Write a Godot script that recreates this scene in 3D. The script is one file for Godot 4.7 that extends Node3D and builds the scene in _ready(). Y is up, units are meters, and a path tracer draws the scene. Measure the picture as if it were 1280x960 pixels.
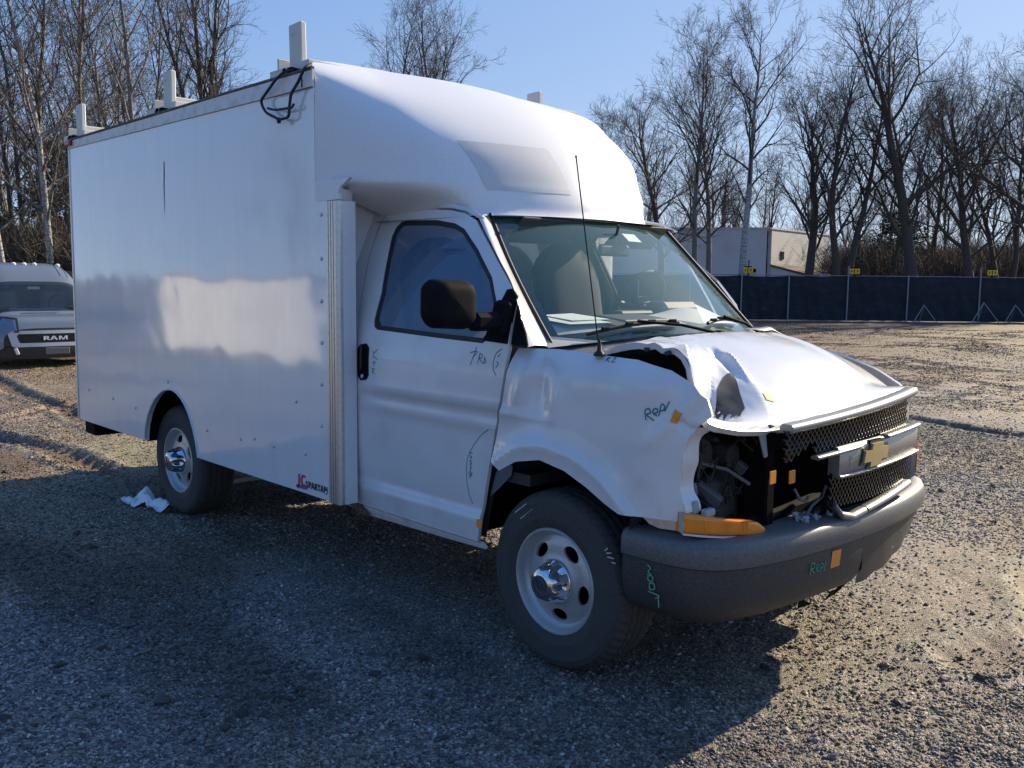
extends Node3D
# A damaged white cutaway box van parked on a gravel yard, another van, a screened fence, a block building and bare winter trees behind it.
# Axes: the van's nose points to +X, its near (right) side faces +Z, y is up; metres. The front axle stands over the origin.

const EYE := Vector3(2.58174, 1.63024, 3.67741)
const SUN := Vector3(0.18, 1.0, -2.0)          # towards the sun
var rng := RandomNumberGenerator.new()
var M := {}                                    # materials by name
var used := {}                                 # names taken at top level

# ------------------------------------------------------------------ mesh builder
class MB:
	var v := PackedVector3Array()
	var n := PackedVector3Array()
	var c := PackedColorArray()
	var ix := PackedInt32Array()
	var col := Color(1, 1, 1)
	func vert(p: Vector3, nn: Vector3) -> int:
		v.append(p); n.append(nn); c.append(col)
		return v.size() - 1
	func tri_i(a: int, b: int, d: int) -> void:
		var g := (v[d] - v[a]).cross(v[b] - v[a])
		ix.append(a)
		if g.dot(n[a] + n[b] + n[d]) < 0.0:
			ix.append(d); ix.append(b)
		else:
			ix.append(b); ix.append(d)
	func tri(a: Vector3, b: Vector3, d: Vector3, hint: Vector3) -> void:
		var g := (d - a).cross(b - a).normalized()
		if g.dot(hint) < 0.0: g = -g
		tri_i(vert(a, g), vert(b, g), vert(d, g))
	func quad(a: Vector3, b: Vector3, d: Vector3, e: Vector3, hint: Vector3) -> void:
		var g := (d - a).cross(e - b).normalized()
		if g.dot(hint) < 0.0: g = -g
		var i := vert(a, g)
		vert(b, g); vert(d, g); vert(e, g)
		tri_i(i, i + 1, i + 2); tri_i(i, i + 2, i + 3)
	func box(t: Transform3D, s: Vector3, bev := 0.0) -> void:
		var h := s * 0.5
		var b := minf(bev, minf(h.x, minf(h.y, h.z)) * 0.9)
		for ax in 3:
			var u := (ax + 1) % 3
			var w := (ax + 2) % 3
			for sg in [-1.0, 1.0]:
				var q: Array[Vector3] = []
				for k in [[-1, -1], [1, -1], [1, 1], [-1, 1]]:
					var p := Vector3.ZERO
					p[ax] = h[ax] * sg
					p[u] = (h[u] - b) * k[0]
					p[w] = (h[w] - b) * k[1]
					q.append(t * p)
				var nn := Vector3.ZERO
				nn[ax] = sg
				quad(q[0], q[1], q[2], q[3], t.basis * nn)
			if b > 0.0:
				for su in [-1.0, 1.0]:
					for sw in [-1.0, 1.0]:
						var e: Array[Vector3] = []
						for k in [[-1, 0], [1, 0], [1, 1], [-1, 1]]:
							var p := Vector3.ZERO
							p[ax] = (h[ax] - b) * k[0]
							p[u] = (h[u] - (b if k[1] == 1 else 0.0)) * su
							p[w] = (h[w] - (0.0 if k[1] == 1 else b)) * sw
							e.append(t * p)
						var nn := Vector3.ZERO
						nn[u] = su; nn[w] = sw
						quad(e[0], e[1], e[2], e[3], t.basis * nn)
		if b > 0.0:
			for sx in [-1.0, 1.0]:
				for sy in [-1.0, 1.0]:
					for sz in [-1.0, 1.0]:
						tri(t * Vector3(h.x * sx, (h.y - b) * sy, (h.z - b) * sz), t * Vector3((h.x - b) * sx, h.y * sy, (h.z - b) * sz), t * Vector3((h.x - b) * sx, (h.y - b) * sy, h.z * sz), t.basis * Vector3(sx, sy, sz))
	func tube(pts: PackedVector3Array, rad: PackedFloat32Array, sides := 6, caps := true) -> void:
		var m := pts.size()
		var t0 := (pts[1] - pts[0]).normalized()
		var u := t0.cross(Vector3.UP if absf(t0.y) < 0.9 else Vector3.RIGHT).normalized()
		var first := v.size()
		for k in m:
			var t := (pts[mini(k + 1, m - 1)] - pts[maxi(k - 1, 0)]).normalized()
			u = (u - t * u.dot(t)).normalized()
			var w := t.cross(u)
			for s in sides:
				var a := TAU * s / sides
				var d := u * cos(a) + w * sin(a)
				vert(pts[k] + d * rad[k], d)
		for k in m - 1:
			for s in sides:
				var a := first + k * sides + s
				var b := first + k * sides + (s + 1) % sides
				tri_i(a, b, b + sides); tri_i(a, b + sides, a + sides)
		if caps:
			for e in [0, m - 1]:
				var dirn: Vector3 = (pts[0] - pts[1]) if e == 0 else (pts[m - 1] - pts[m - 2])
				dirn = dirn.normalized()
				var cc := vert(pts[e], dirn)
				var f := v.size()
				for s in sides: vert(v[first + e * sides + s], dirn)
				for s in sides: tri_i(cc, f + s, f + (s + 1) % sides)
	func wire(pts: Array, r: float, sides := 6) -> void:
		var p := PackedVector3Array()
		var rr := PackedFloat32Array()
		for q in pts: p.append(q); rr.append(r)
		tube(p, rr, sides)
	func lathe(prof: Array, t: Transform3D, segs := 32) -> void:   # prof: Vector2(radius, along local z); smooth round, creased along where it bends sharply
		var m := prof.size()
		var nn: Array[Vector2] = []
		for k in m - 1:
			var d: Vector2 = prof[k + 1] - prof[k]
			nn.append(Vector2(d.y, -d.x).normalized())
		for k in m - 1:
			var na := nn[k]
			var nb := nn[k]
			if k > 0 and nn[k - 1].dot(nn[k]) > 0.75: na = (nn[k - 1] + nn[k]).normalized()
			if k < m - 2 and nn[k + 1].dot(nn[k]) > 0.75: nb = (nn[k + 1] + nn[k]).normalized()
			var f := v.size()
			for s in segs + 1:
				var a := TAU * s / segs
				var o := Vector3(cos(a), sin(a), 0)
				vert(t * (o * prof[k].x + Vector3(0, 0, prof[k].y)), (t.basis * (o * na.x + Vector3(0, 0, na.y))).normalized())
				vert(t * (o * prof[k + 1].x + Vector3(0, 0, prof[k + 1].y)), (t.basis * (o * nb.x + Vector3(0, 0, nb.y))).normalized())
			for s in segs:
				var a := f + s * 2
				tri_i(a, a + 1, a + 3); tri_i(a, a + 3, a + 2)
	func grid(f: Callable, nu: int, nv: int, flip := false) -> void:   # f(u, v) for u, v in 0..1, smooth normals
		var first := v.size()
		for j in nv + 1:
			for i in nu + 1:
				vert(f.call(float(i) / nu, float(j) / nv), Vector3.ZERO)
		var w := nu + 1
		for j in nv:
			for i in nu:
				var a := first + j * w + i
				for t in [[a, a + 1, a + w + 1], [a, a + w + 1, a + w]]:
					var g := (v[t[2]] - v[t[0]]).cross(v[t[1]] - v[t[0]])
					if flip: g = -g
					for k in t: n[k] += g
					ix.append(t[0])
					ix.append(t[2] if flip else t[1])
					ix.append(t[1] if flip else t[2])
		for k in range(first, v.size()): n[k] = n[k].normalized() if n[k].length_squared() > 1e-20 else Vector3.UP
	# A curved sheet: poly (minus holes) in (x, y), cut into cells and laid on surf(x, y) -> Vector3. out: the side its normal points to. ret: how far its edge turns back.
	func panel(poly: PackedVector2Array, holes: Array, surf: Callable, cell: float, out: Vector3, ret := 0.0) -> void:
		var lo := poly[0]
		var hi := poly[0]
		for p in poly: lo = lo.min(p); hi = hi.max(p)
		var nx := maxi(1, ceili((hi.x - lo.x) / cell))
		var ny := maxi(1, ceili((hi.y - lo.y) / cell))
		var sx := (hi.x - lo.x) / nx
		var sy := (hi.y - lo.y) / ny
		for i in nx:
			for j in ny:
				var x := lo.x + i * sx
				var y := lo.y + j * sy
				var r := PackedVector2Array([Vector2(x, y), Vector2(x + sx, y), Vector2(x + sx, y + sy), Vector2(x, y + sy)])
				var got: Array = Geometry2D.intersect_polygons(poly, r)
				for h in holes:
					var rest: Array = []
					for g in got: rest.append_array(Geometry2D.clip_polygons(g, h))
					got = rest
				for g in got:
					var pg: PackedVector2Array = g
					if pg.size() < 3 or Geometry2D.is_polygon_clockwise(pg) and got.size() > 1 and holes.size() > 0: continue
					var t := Geometry2D.triangulate_polygon(pg)
					if t.is_empty(): continue
					var f := v.size()
					for p in pg: vert(surf.call(p.x, p.y), normal_of(surf, p, out))
					for k in range(0, t.size(), 3): tri_i(f + t[k], f + t[k + 1], f + t[k + 2])
		if ret > 0.0:
			for loop in [poly] + holes:
				edge(loop, surf, out, ret, loop != poly)
	func normal_of(surf: Callable, p: Vector2, out: Vector3) -> Vector3:
		var e := 0.004
		var a: Vector3 = surf.call(p.x + e, p.y) - surf.call(p.x - e, p.y)
		var b: Vector3 = surf.call(p.x, p.y + e) - surf.call(p.x, p.y - e)
		var g := a.cross(b).normalized()
		return -g if g.dot(out) < 0.0 else g
	func edge(loop: PackedVector2Array, surf: Callable, out: Vector3, ret: float, hole: bool) -> void:
		var pts: Array[Vector2] = []
		for k in loop.size():
			var a := loop[k]
			var b := loop[(k + 1) % loop.size()]
			var m := maxi(1, ceili(a.distance_to(b) / 0.05))
			for s in m: pts.append(a.lerp(b, float(s) / m))
		var mid := Vector3.ZERO
		var top: Array[Vector3] = []
		var low: Array[Vector3] = []
		for p in pts:
			var q: Vector3 = surf.call(p.x, p.y)
			top.append(q); low.append(q - normal_of(surf, p, out) * ret); mid += q
		mid /= pts.size()
		for k in pts.size():
			var l := (k + 1) % pts.size()
			var away := (top[k] - mid) * (-1.0 if hole else 1.0)
			quad(top[k], top[l], low[l], low[k], away)
	func mesh() -> ArrayMesh:
		var a := []
		a.resize(Mesh.ARRAY_MAX)
		a[Mesh.ARRAY_VERTEX] = v
		a[Mesh.ARRAY_NORMAL] = n
		a[Mesh.ARRAY_COLOR] = c
		a[Mesh.ARRAY_INDEX] = ix
		var m := ArrayMesh.new()
		m.add_surface_from_arrays(Mesh.PRIMITIVE_TRIANGLES, a)
		return m

# ------------------------------------------------------------------ objects
func numbered(called: String) -> String:
	if not used.has(called):
		used[called] = 0
		return called
	used[called] += 1
	return "%s_%03d" % [called, used[called]]

func thing(called: String, label: String, category: String, at := Vector3.ZERO, turn := 0.0, group := "") -> Node3D:
	var o := Node3D.new()
	o.name = numbered(called)
	add_child(o)
	o.position = at
	o.rotation.y = turn
	tag(o, label, category, group)
	return o

func tag(o: Node, label: String, category: String, group := "") -> void:
	o.set_meta("label", label)
	o.set_meta("category", category)
	if group != "": o.set_meta("group", group)

func part(called: String, mb, mat: Material, parent: Node, label := "") -> MeshInstance3D:
	var o := MeshInstance3D.new()
	o.mesh = mb.mesh() if mb is MB else mb
	o.material_override = mat
	if parent == self:
		o.name = numbered(called)
	else:
		var k := 0
		var nm := called
		while parent.has_node(NodePath(nm)):
			k += 1
			nm = "%s_%03d" % [called, k]
		o.name = nm
	parent.add_child(o, true)
	if label != "": o.set_meta("label", label)
	return o

func again(o: MeshInstance3D, called: String, parent: Node, t: Transform3D) -> MeshInstance3D:   # the same mesh once more, elsewhere
	var r := part(called, o.mesh, o.material_override, parent)
	r.transform = t
	return r

func stuff(o: Node) -> Node:
	o.set_meta("kind", "stuff")
	return o

func at(p: Vector3, turn := Vector3.ZERO) -> Transform3D:
	return Transform3D(Basis.from_euler(turn), p)

func along(a: Vector3, b: Vector3) -> Transform3D:      # local z from a towards b, placed at the middle
	var d := (b - a).normalized()
	return Transform3D(Basis.looking_at(-d, Vector3.UP if absf(d.y) < 0.95 else Vector3.RIGHT), (a + b) * 0.5)

func lerp_table(xs: Array, ys: Array, x: float) -> float:
	if x <= xs[0]: return ys[0]
	for k in range(1, xs.size()):
		if x <= xs[k]: return lerpf(ys[k - 1], ys[k], (x - xs[k - 1]) / (xs[k] - xs[k - 1]))
	return ys[-1]

func smooth_table(xs: Array, ys: Array, x: float) -> float:   # monotone-ish cubic through the table
	var m := xs.size()
	if x <= xs[0]: return ys[0]
	if x >= xs[m - 1]: return ys[m - 1]
	for k in range(1, m):
		if x <= xs[k]:
			var h: float = xs[k] - xs[k - 1]
			var t: float = (x - xs[k - 1]) / h
			var s0: float = (ys[k] - ys[k - 1]) / h
			var d0: float = s0 if k == 1 else (ys[k] - ys[k - 2]) / (xs[k] - xs[k - 2])
			var d1: float = s0 if k == m - 1 else (ys[k + 1] - ys[k - 1]) / (xs[k + 1] - xs[k - 1])
			return hermite(ys[k - 1], ys[k], d0 * h, d1 * h, t)
	return ys[-1]

func hermite(a: float, b: float, da: float, db: float, t: float) -> float:
	var t2 := t * t
	var t3 := t2 * t
	return a * (2 * t3 - 3 * t2 + 1) + da * (t3 - 2 * t2 + t) + b * (-2 * t3 + 3 * t2) + db * (t3 - t2)

func poly(a: Array) -> PackedVector2Array:              # flat list x, y, x, y ...
	var p := PackedVector2Array()
	for k in range(0, a.size(), 2): p.append(Vector2(a[k], a[k + 1]))
	return p

func inset(p: PackedVector2Array, d: float) -> PackedVector2Array:
	var r := Geometry2D.offset_polygon(p, -d, Geometry2D.JOIN_MITER)
	return r[0] if r.size() > 0 else p

func rounded(p: PackedVector2Array, r: float) -> PackedVector2Array:
	var a := Geometry2D.offset_polygon(p, -r, Geometry2D.JOIN_MITER)
	if a.is_empty(): return p
	var b := Geometry2D.offset_polygon(a[0], r, Geometry2D.JOIN_ROUND)
	return b[0] if not b.is_empty() else p

# ------------------------------------------------------------------ materials
func noise_image(kind: int, freq: float, octaves: int, size: int, sd: int, cell_return := 0) -> Image:
	var f := FastNoiseLite.new()
	f.noise_type = kind
	f.frequency = freq
	f.seed = sd
	f.fractal_octaves = octaves
	if octaves == 1: f.fractal_type = FastNoiseLite.FRACTAL_NONE
	f.cellular_return_type = cell_return
	f.cellular_jitter = 1.0
	return f.get_seamless_image(size, size, false, false, 0.12, true)

func ramp(img: Image, stops: Array, cols: Array) -> ImageTexture:
	var g := Gradient.new()
	g.offsets = PackedFloat32Array(stops)
	g.colors = PackedColorArray(cols)
	var lut: Array[Color] = []
	for k in 256: lut.append(g.sample(k / 255.0))
	var w := img.get_width()
	var src := img.get_data()
	var step := src.size() / (w * w)
	var out := PackedByteArray()
	out.resize(w * w * 3)
	for k in w * w:
		var q := lut[src[k * step]]
		out[k * 3] = int(q.r * 255.0); out[k * 3 + 1] = int(q.g * 255.0); out[k * 3 + 2] = int(q.b * 255.0)
	var r := Image.create_from_data(w, w, false, Image.FORMAT_RGB8, out)
	return ImageTexture.create_from_image(r)

func plain(name_: String, albedo: Color, rough: float, metal := 0.0, coat := 0.0) -> StandardMaterial3D:
	var m := StandardMaterial3D.new()
	m.albedo_color = albedo.linear_to_srgb()
	m.roughness = rough
	m.metallic = metal
	if coat > 0.0:
		m.clearcoat_enabled = true
		m.clearcoat = coat
		m.clearcoat_roughness = 0.04
	m.resource_name = name_
	M[name_] = m
	return m

func triplanar(m: StandardMaterial3D, tex: Texture2D, scale: float, world := false) -> void:
	m.albedo_texture = tex
	m.uv1_triplanar = true
	m.uv1_world_triplanar = world
	m.uv1_scale = Vector3.ONE * scale

func grey(a: float, warm := 0.0) -> Color:
	return Color(a * (1.0 + warm), a, a * (1.0 - warm)).linear_to_srgb()

func make_materials() -> void:
	var simplex := FastNoiseLite.TYPE_SIMPLEX_SMOOTH
	var cells := FastNoiseLite.TYPE_CELLULAR
	var dirt := noise_image(simplex, 0.012, 5, 512, 3)
	var fine := noise_image(simplex, 0.08, 4, 512, 9)
	# white paint: the albedo carries faint road film only
	var m := plain("paint", Color(1, 1, 1), 0.22, 0.0, 0.6)
	triplanar(m, ramp(dirt, [0.0, 0.3, 0.7, 1.0], [grey(0.56, 0.03), grey(0.66, 0.005), grey(0.70), grey(0.72)]), 0.45)
	m = plain("panel", Color(1, 1, 1), 0.10, 0.0, 1.0)
	m.clearcoat_roughness = 0.07
	triplanar(m, ramp(dirt, [0.0, 0.28, 0.7, 1.0], [grey(0.73, 0.015), grey(0.76), grey(0.775), grey(0.785)]), 0.33)
	m.uv1_scale = Vector3(1.3, 0.16, 1.3)
	m = plain("fiberglass", Color(1, 1, 1), 0.33)
	triplanar(m, ramp(fine, [0.0, 0.25, 0.4, 1.0], [grey(0.62, 0.02), grey(0.71, 0.008), grey(0.74, 0.005), grey(0.77)]), 1.4)
	m = plain("decal_ghost", Color(0.56, 0.56, 0.555), 0.5)
	m = plain("rail_white", Color(1, 1, 1), 0.45)
	triplanar(m, ramp(dirt, [0.0, 0.25, 0.45, 1.0], [grey(0.34, 0.12), grey(0.55, 0.05), grey(0.66, 0.02), grey(0.70, 0.01)]), 1.1)
	m = plain("rust_edge", Color(1, 1, 1), 0.85)
	triplanar(m, ramp(fine, [0.0, 0.4, 0.6, 1.0], [Color(0.16, 0.12, 0.09), Color(0.3, 0.24, 0.18), Color(0.45, 0.41, 0.36), Color(0.62, 0.6, 0.56)]), 1.5)
	plain("rack_white", Color(0.58, 0.56, 0.51), 0.5)
	m = plain("aluminium", Color(1, 1, 1), 0.38, 0.85)
	triplanar(m, ramp(fine, [0.0, 0.4, 1.0], [grey(0.50, 0.01), grey(0.60), grey(0.66)]), 0.7)
	plain("rivet", Color(0.55, 0.56, 0.57), 0.4, 0.6)
	plain("black_plastic", Color(0.012, 0.012, 0.014), 0.7).metallic_specular = 0.12
	plain("black_gloss", Color(0.012, 0.012, 0.013), 0.16)
	plain("black_rubber", Color(0.016, 0.016, 0.017), 0.65)
	plain("void_black", Color(0.004, 0.004, 0.005), 0.85).metallic_specular = 0.2
	m = plain("engine_dark", Color(1, 1, 1), 0.7)
	triplanar(m, ramp(fine, [0.0, 0.5, 1.0], [grey(0.012), grey(0.03, 0.05), grey(0.06, 0.08)]), 2.0)
	plain("engine_grey", Color(0.10, 0.10, 0.105), 0.5)
	plain("engine_pale", Color(0.35, 0.36, 0.37), 0.5)
	m = plain("bumper_grey", Color(1, 1, 1), 0.46)
	triplanar(m, ramp(fine, [0.0, 0.35, 0.6, 1.0], [grey(0.07), grey(0.105), grey(0.125), grey(0.165)]), 1.6)
	m = plain("valance", Color(1, 1, 1), 0.52)
	triplanar(m, ramp(fine, [0.0, 0.35, 0.6, 1.0], [grey(0.026), grey(0.040), grey(0.050), grey(0.085, 0.05)]), 1.6)
	m = plain("rubber", Color(1, 1, 1), 0.82)
	triplanar(m, ramp(fine, [0.0, 0.35, 0.65, 1.0], [grey(0.028), grey(0.044, 0.03), grey(0.058, 0.04), grey(0.11, 0.08)]), 2.2)
	m = plain("rim_silver", Color(1, 1, 1), 0.42, 0.55)
	triplanar(m, ramp(fine, [0.0, 0.25, 0.5, 1.0], [grey(0.22, 0.10), grey(0.44, 0.02), grey(0.52), grey(0.56)]), 3.0)
	plain("chrome", Color(0.72, 0.72, 0.73), 0.14, 1.0)
	plain("satin_silver", Color(0.27, 0.27, 0.268), 0.36, 0.6)
	plain("gold", Color(0.62, 0.50, 0.24), 0.35, 0.7)
	plain("tape_orange", Color(0.80, 0.30, 0.045), 0.6)
	plain("marker_teal", Color(0.008, 0.21, 0.25), 0.6)
	plain("marker_green", Color(0.12, 0.42, 0.24), 0.6)
	plain("chalk", Color(0.6, 0.6, 0.6), 0.9)
	plain("print_black", Color(0.02, 0.02, 0.025), 0.6)
	plain("print_red", Color(0.55, 0.03, 0.04), 0.6)
	plain("print_blue", Color(0.03, 0.05, 0.25), 0.6)
	plain("bare_metal", Color(0.045, 0.055, 0.07), 0.7).metallic_specular = 0.2
	plain("marker_red", Color(0.35, 0.02, 0.02), 0.25)
	m = plain("amber", Color(0.95, 0.28, 0.02), 0.12, 0.0, 0.5)
	m.backlight_enabled = true
	m.backlight = Color(0.5, 0.14, 0.01)
	plain("amber_inner", Color(0.75, 0.30, 0.05), 0.3, 0.5)
	plain("dash", Color(0.36, 0.37, 0.35), 0.7)
	plain("dash_dark", Color(0.035, 0.037, 0.04), 0.6)
	plain("seat", Color(0.03, 0.033, 0.04), 0.9)
	plain("liner", Color(0.06, 0.065, 0.07), 0.85)
	plain("paper", Color(0.62, 0.68, 0.62), 0.8)
	plain("paper_white", Color(0.75, 0.76, 0.78), 0.8)
	var g := StandardMaterial3D.new()
	g.transparency = BaseMaterial3D.TRANSPARENCY_ALPHA
	g.albedo_color = Color(0.62, 0.86, 0.80, 0.10)
	g.roughness = 0.02
	M["windshield"] = g
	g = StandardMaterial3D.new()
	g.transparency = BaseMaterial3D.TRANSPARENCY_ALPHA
	g.albedo_color = Color(0.38, 0.52, 0.64, 0.48)  # blue in the pane colour stands in for the mirrored sky
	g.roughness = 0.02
	M["side_glass_sky_tint"] = g
	plain("mirror_glass", Color(0.8, 0.8, 0.8), 0.03, 1.0)
	m = plain("van_grey", Color(0.16, 0.185, 0.215), 0.25, 0.25, 0.6)
	plain("van_grey_dark", Color(0.03, 0.032, 0.036), 0.5)
	plain("van_silver", Color(0.52, 0.52, 0.53), 0.3, 0.3)
	plain("lens_clear", Color(0.20, 0.24, 0.30), 0.08, 0.5)
	plain("lens_white", Color(0.8, 0.8, 0.8), 0.3)
	# ground
	var peb := noise_image(cells, 0.055, 1, 1024, 21, FastNoiseLite.RETURN_CELL_VALUE)
	var peb_d := noise_image(cells, 0.055, 1, 1024, 21, FastNoiseLite.RETURN_DISTANCE2_SUB)
	m = plain("gravel_ground", Color(1, 1, 1), 0.78)
	triplanar(m, ramp(peb, [0.0, 0.35, 0.6, 0.85, 1.0], [grey(0.06, 0.08), grey(0.13, 0.12), grey(0.19, 0.11), grey(0.28, 0.08), grey(0.48, 0.06)]), 1.9, true)
	m.heightmap_enabled = true
	m.heightmap_texture = ImageTexture.create_from_image(peb_d)
	m.heightmap_scale = 0.6
	m.vertex_color_use_as_albedo = true
	m = plain("stone", Color(1, 1, 1), 0.75)
	m.vertex_color_use_as_albedo = true
	# trees, building, fence
	m = plain("bark", Color(1, 1, 1), 0.95)
	triplanar(m, ramp(noise_image(simplex, 0.05, 4, 256, 31), [0.0, 0.4, 0.6, 1.0], [grey(0.028, 0.14), grey(0.06, 0.13), grey(0.085, 0.11), grey(0.16, 0.08)]), 1.3)
	m = plain("bark_pale", Color(1, 1, 1), 0.9)
	triplanar(m, ramp(noise_image(simplex, 0.035, 4, 256, 33), [0.0, 0.3, 0.42, 1.0], [grey(0.05, 0.1), grey(0.14, 0.09), grey(0.36, 0.06), grey(0.52, 0.04)]), 1.1)
	m = plain("bark_mid", Color(1, 1, 1), 0.9)
	triplanar(m, ramp(noise_image(simplex, 0.04, 4, 256, 35), [0.0, 0.35, 0.5, 1.0], [grey(0.04, 0.12), grey(0.09, 0.10), grey(0.16, 0.09), grey(0.30, 0.07)]), 1.1)
	plain("twig", Color(0.075, 0.058, 0.046), 0.9)
	plain("twig_warm", Color(0.13, 0.085, 0.058), 0.9)
	m = plain("brush", Color(1, 1, 1), 0.95)
	m.vertex_color_use_as_albedo = true
	m = plain("needles", Color(0.030, 0.042, 0.022), 0.8)
	m.vertex_color_use_as_albedo = true
	plain("fence_post", Color(0.24, 0.25, 0.27), 0.5, 0.4)
	var vg := StandardMaterial3D.new()
	vg.transparency = BaseMaterial3D.TRANSPARENCY_ALPHA
	vg.albedo_color = Color(0.25, 0.30, 0.33, 0.18)
	vg.roughness = 0.02
	M["van_glass"] = vg
	m = plain("fence_screen", Color(1, 1, 1), 0.85)
	triplanar(m, ramp(noise_image(simplex, 0.02, 5, 512, 41), [0.0, 0.35, 0.6, 1.0], [Color(0.105, 0.11, 0.14), Color(0.125, 0.13, 0.165), Color(0.14, 0.15, 0.18), Color(0.24, 0.24, 0.25)]), 0.28)
	plain("sign_yellow", Color(0.85, 0.52, 0.01), 0.5)
	plain("block_wall", Color(1, 1, 1), 0.85)
	var bl := Image.create(512, 512, false, Image.FORMAT_RGB8)
	var base := fine
	for y in 512:
		for x in 512:
			var k := 0.62 + 0.06 * base.get_pixel(x, y).r
			bl.set_pixel(x, y, Color(k, k, k * 0.99).linear_to_srgb())
	for r in 16:
		bl.fill_rect(Rect2i(0, r * 32, 512, 2), grey(0.50))
		for c in 8: bl.fill_rect(Rect2i((c * 64 + (r % 2) * 32) % 512, r * 32, 2, 32), grey(0.53))
	triplanar(M.block_wall, ImageTexture.create_from_image(bl), 0.3125)
	m = plain("render_wall", Color(1, 1, 1), 0.9)
	triplanar(m, ramp(dirt, [0.0, 0.4, 1.0], [grey(0.60), grey(0.72), grey(0.77)]), 0.08)
	m = plain("roof_felt", Color(0.16, 0.11, 0.08), 0.9)

# ------------------------------------------------------------------ the scene
func _ready() -> void:
	rng.seed = 20240317
	setup_view()
	make_materials()
	make_ground()
	make_building()
	make_fence()
	make_trees()
	make_grey_van()
	make_shed()
	make_box_van()
	make_litter()
	make_gravel()

func setup_view() -> void:
	var cam := Camera3D.new()
	cam.name = "camera"
	cam.fov = 45.372
	cam.near = 0.05
	cam.far = 1500.0
	var yaw := 3.90493904
	var pitch := -0.110006593
	var roll := 0.0103626645
	var f := Vector3(cos(pitch) * cos(yaw), sin(pitch), cos(pitch) * sin(yaw))
	var r := f.cross(Vector3.UP).normalized()
	var u := r.cross(f)
	var rr := r * cos(roll) + u * sin(roll)
	var uu := u * cos(roll) - r * sin(roll)
	cam.transform = Transform3D(Basis(rr, uu, -f), EYE)
	add_child(cam)
	var sun := DirectionalLight3D.new()
	sun.name = "sun"
	sun.basis = Basis.looking_at(-SUN.normalized())
	sun.light_energy = 1.6
	sun.light_color = Color(1.0, 0.93, 0.80)
	sun.light_angular_distance = 0.5
	sun.shadow_enabled = true
	add_child(sun)
	var env := Environment.new()
	env.background_mode = Environment.BG_SKY
	var sky := Sky.new()
	var pm := PanoramaSkyMaterial.new()
	pm.panorama = sky_picture()
	sky.sky_material = pm
	env.sky = sky
	env.background_energy_multiplier = 0.55
	env.tonemap_mode = Environment.TONE_MAPPER_LINEAR
	env.tonemap_exposure = 1.85
	env.sdfgi_enabled = true
	env.ssao_enabled = true
	env.ssil_enabled = true
	var we := WorldEnvironment.new()
	we.name = "world_environment"
	we.environment = env
	add_child(we)

# clear winter sky: deep blue overhead, paler at the horizon, a wide aureole round the sun
func sky_picture() -> ImageTexture:
	var w := 1024
	var h := 512
	var img := Image.create(w, h, false, Image.FORMAT_RGBF)
	var s := SUN.normalized()
	var zen := Color(0.045, 0.18, 0.58)
	var mid := Color(0.10, 0.31, 0.72)
	var hor := Color(0.66, 0.82, 0.96)
	for y in h:
		var el := (0.5 - (y + 0.5) / h) * PI
		var t := clampf(el / (PI * 0.5), 0.0, 1.0)
		var c := hor.lerp(mid, 1.0 - exp(-t * 8.0)).lerp(zen, pow(t, 0.7))
		for x in w:
			var az := ((x + 0.5) / w) * TAU
			var d := Vector3(sin(az) * cos(el), sin(el), -cos(az) * cos(el))   # the picture's left edge looks to -Z
			var k := clampf(d.dot(s), -1.0, 1.0)
			var glow := 0.33 * pow(0.5 + 0.5 * k, 4.5) + 2.5 * pow(maxf(k, 0.0), 60.0)
			var q := Color(c.r + glow * 1.0, c.g + glow * 0.97, c.b + glow * 0.85)
			img.set_pixel(x, y, q)
	return ImageTexture.create_from_image(img)

# ------------------------------------------------------------------ ground
var bumps := FastNoiseLite.new()
var patches := FastNoiseLite.new()
var TRACKS := [
	[Vector2(-15.0, -0.6), Vector2(-12.1, -0.25), Vector2(-10.6, -0.19), Vector2(-8.8, 0.02), Vector2(-7.2, 0.1)],
	[Vector2(-11.0, -1.6), Vector2(-9.9, -0.6), Vector2(-9.2, 0.2), Vector2(-8.7, 0.79), Vector2(-8.3, 1.6)],
	[Vector2(-9.5, 1.35), Vector2(-7.43, 1.13), Vector2(-6.3, 1.0), Vector2(-5.4, 0.9)],
	[Vector2(3.0, -4.2), Vector2(1.9, -2.6), Vector2(1.35, -1.5), Vector2(1.15, -0.5)],
	[Vector2(1.2, -5.5), Vector2(0.9, -3.6), Vector2(1.0, -2.0), Vector2(1.55, -0.7)],
	[Vector2(-6.0, -9.5), Vector2(-2.0, -7.6), Vector2(1.5, -6.9)],
	[Vector2(-8.0, -13.0), Vector2(-3.0, -11.6), Vector2(2.0, -11.9)],
	[Vector2(-9.0, -18.0), Vector2(-4.0, -17.0), Vector2(3.0, -15.0)],
]
func track_depth(x: float, z: float) -> float:
	var p := Vector2(x, z)
	var out := 0.0
	for n in TRACKS.size():
		var t: Array = TRACKS[n]
		var strength := 0.45 if n == 3 or n == 4 else 1.0
		var best := 9.0
		var run := 0.0
		var at_run := 0.0
		for k in t.size() - 1:
			var q := Geometry2D.get_closest_point_to_segment(p, t[k], t[k + 1])
			var d := p.distance_to(q)
			if d < best:
				best = d
				at_run = run + q.distance_to(t[k])
			run += (t[k + 1] as Vector2).distance_to(t[k])
		if best < 0.5:
			var lug := 0.5 + 0.5 * sin(at_run * 42.0 + best * 14.0)
			out += strength * (-0.040 * exp(-pow(best / 0.13, 6.0)) * (0.6 + 0.7 * lug) + 0.028 * exp(-pow((best - 0.20) / 0.06, 2.0)))
	return out

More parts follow.
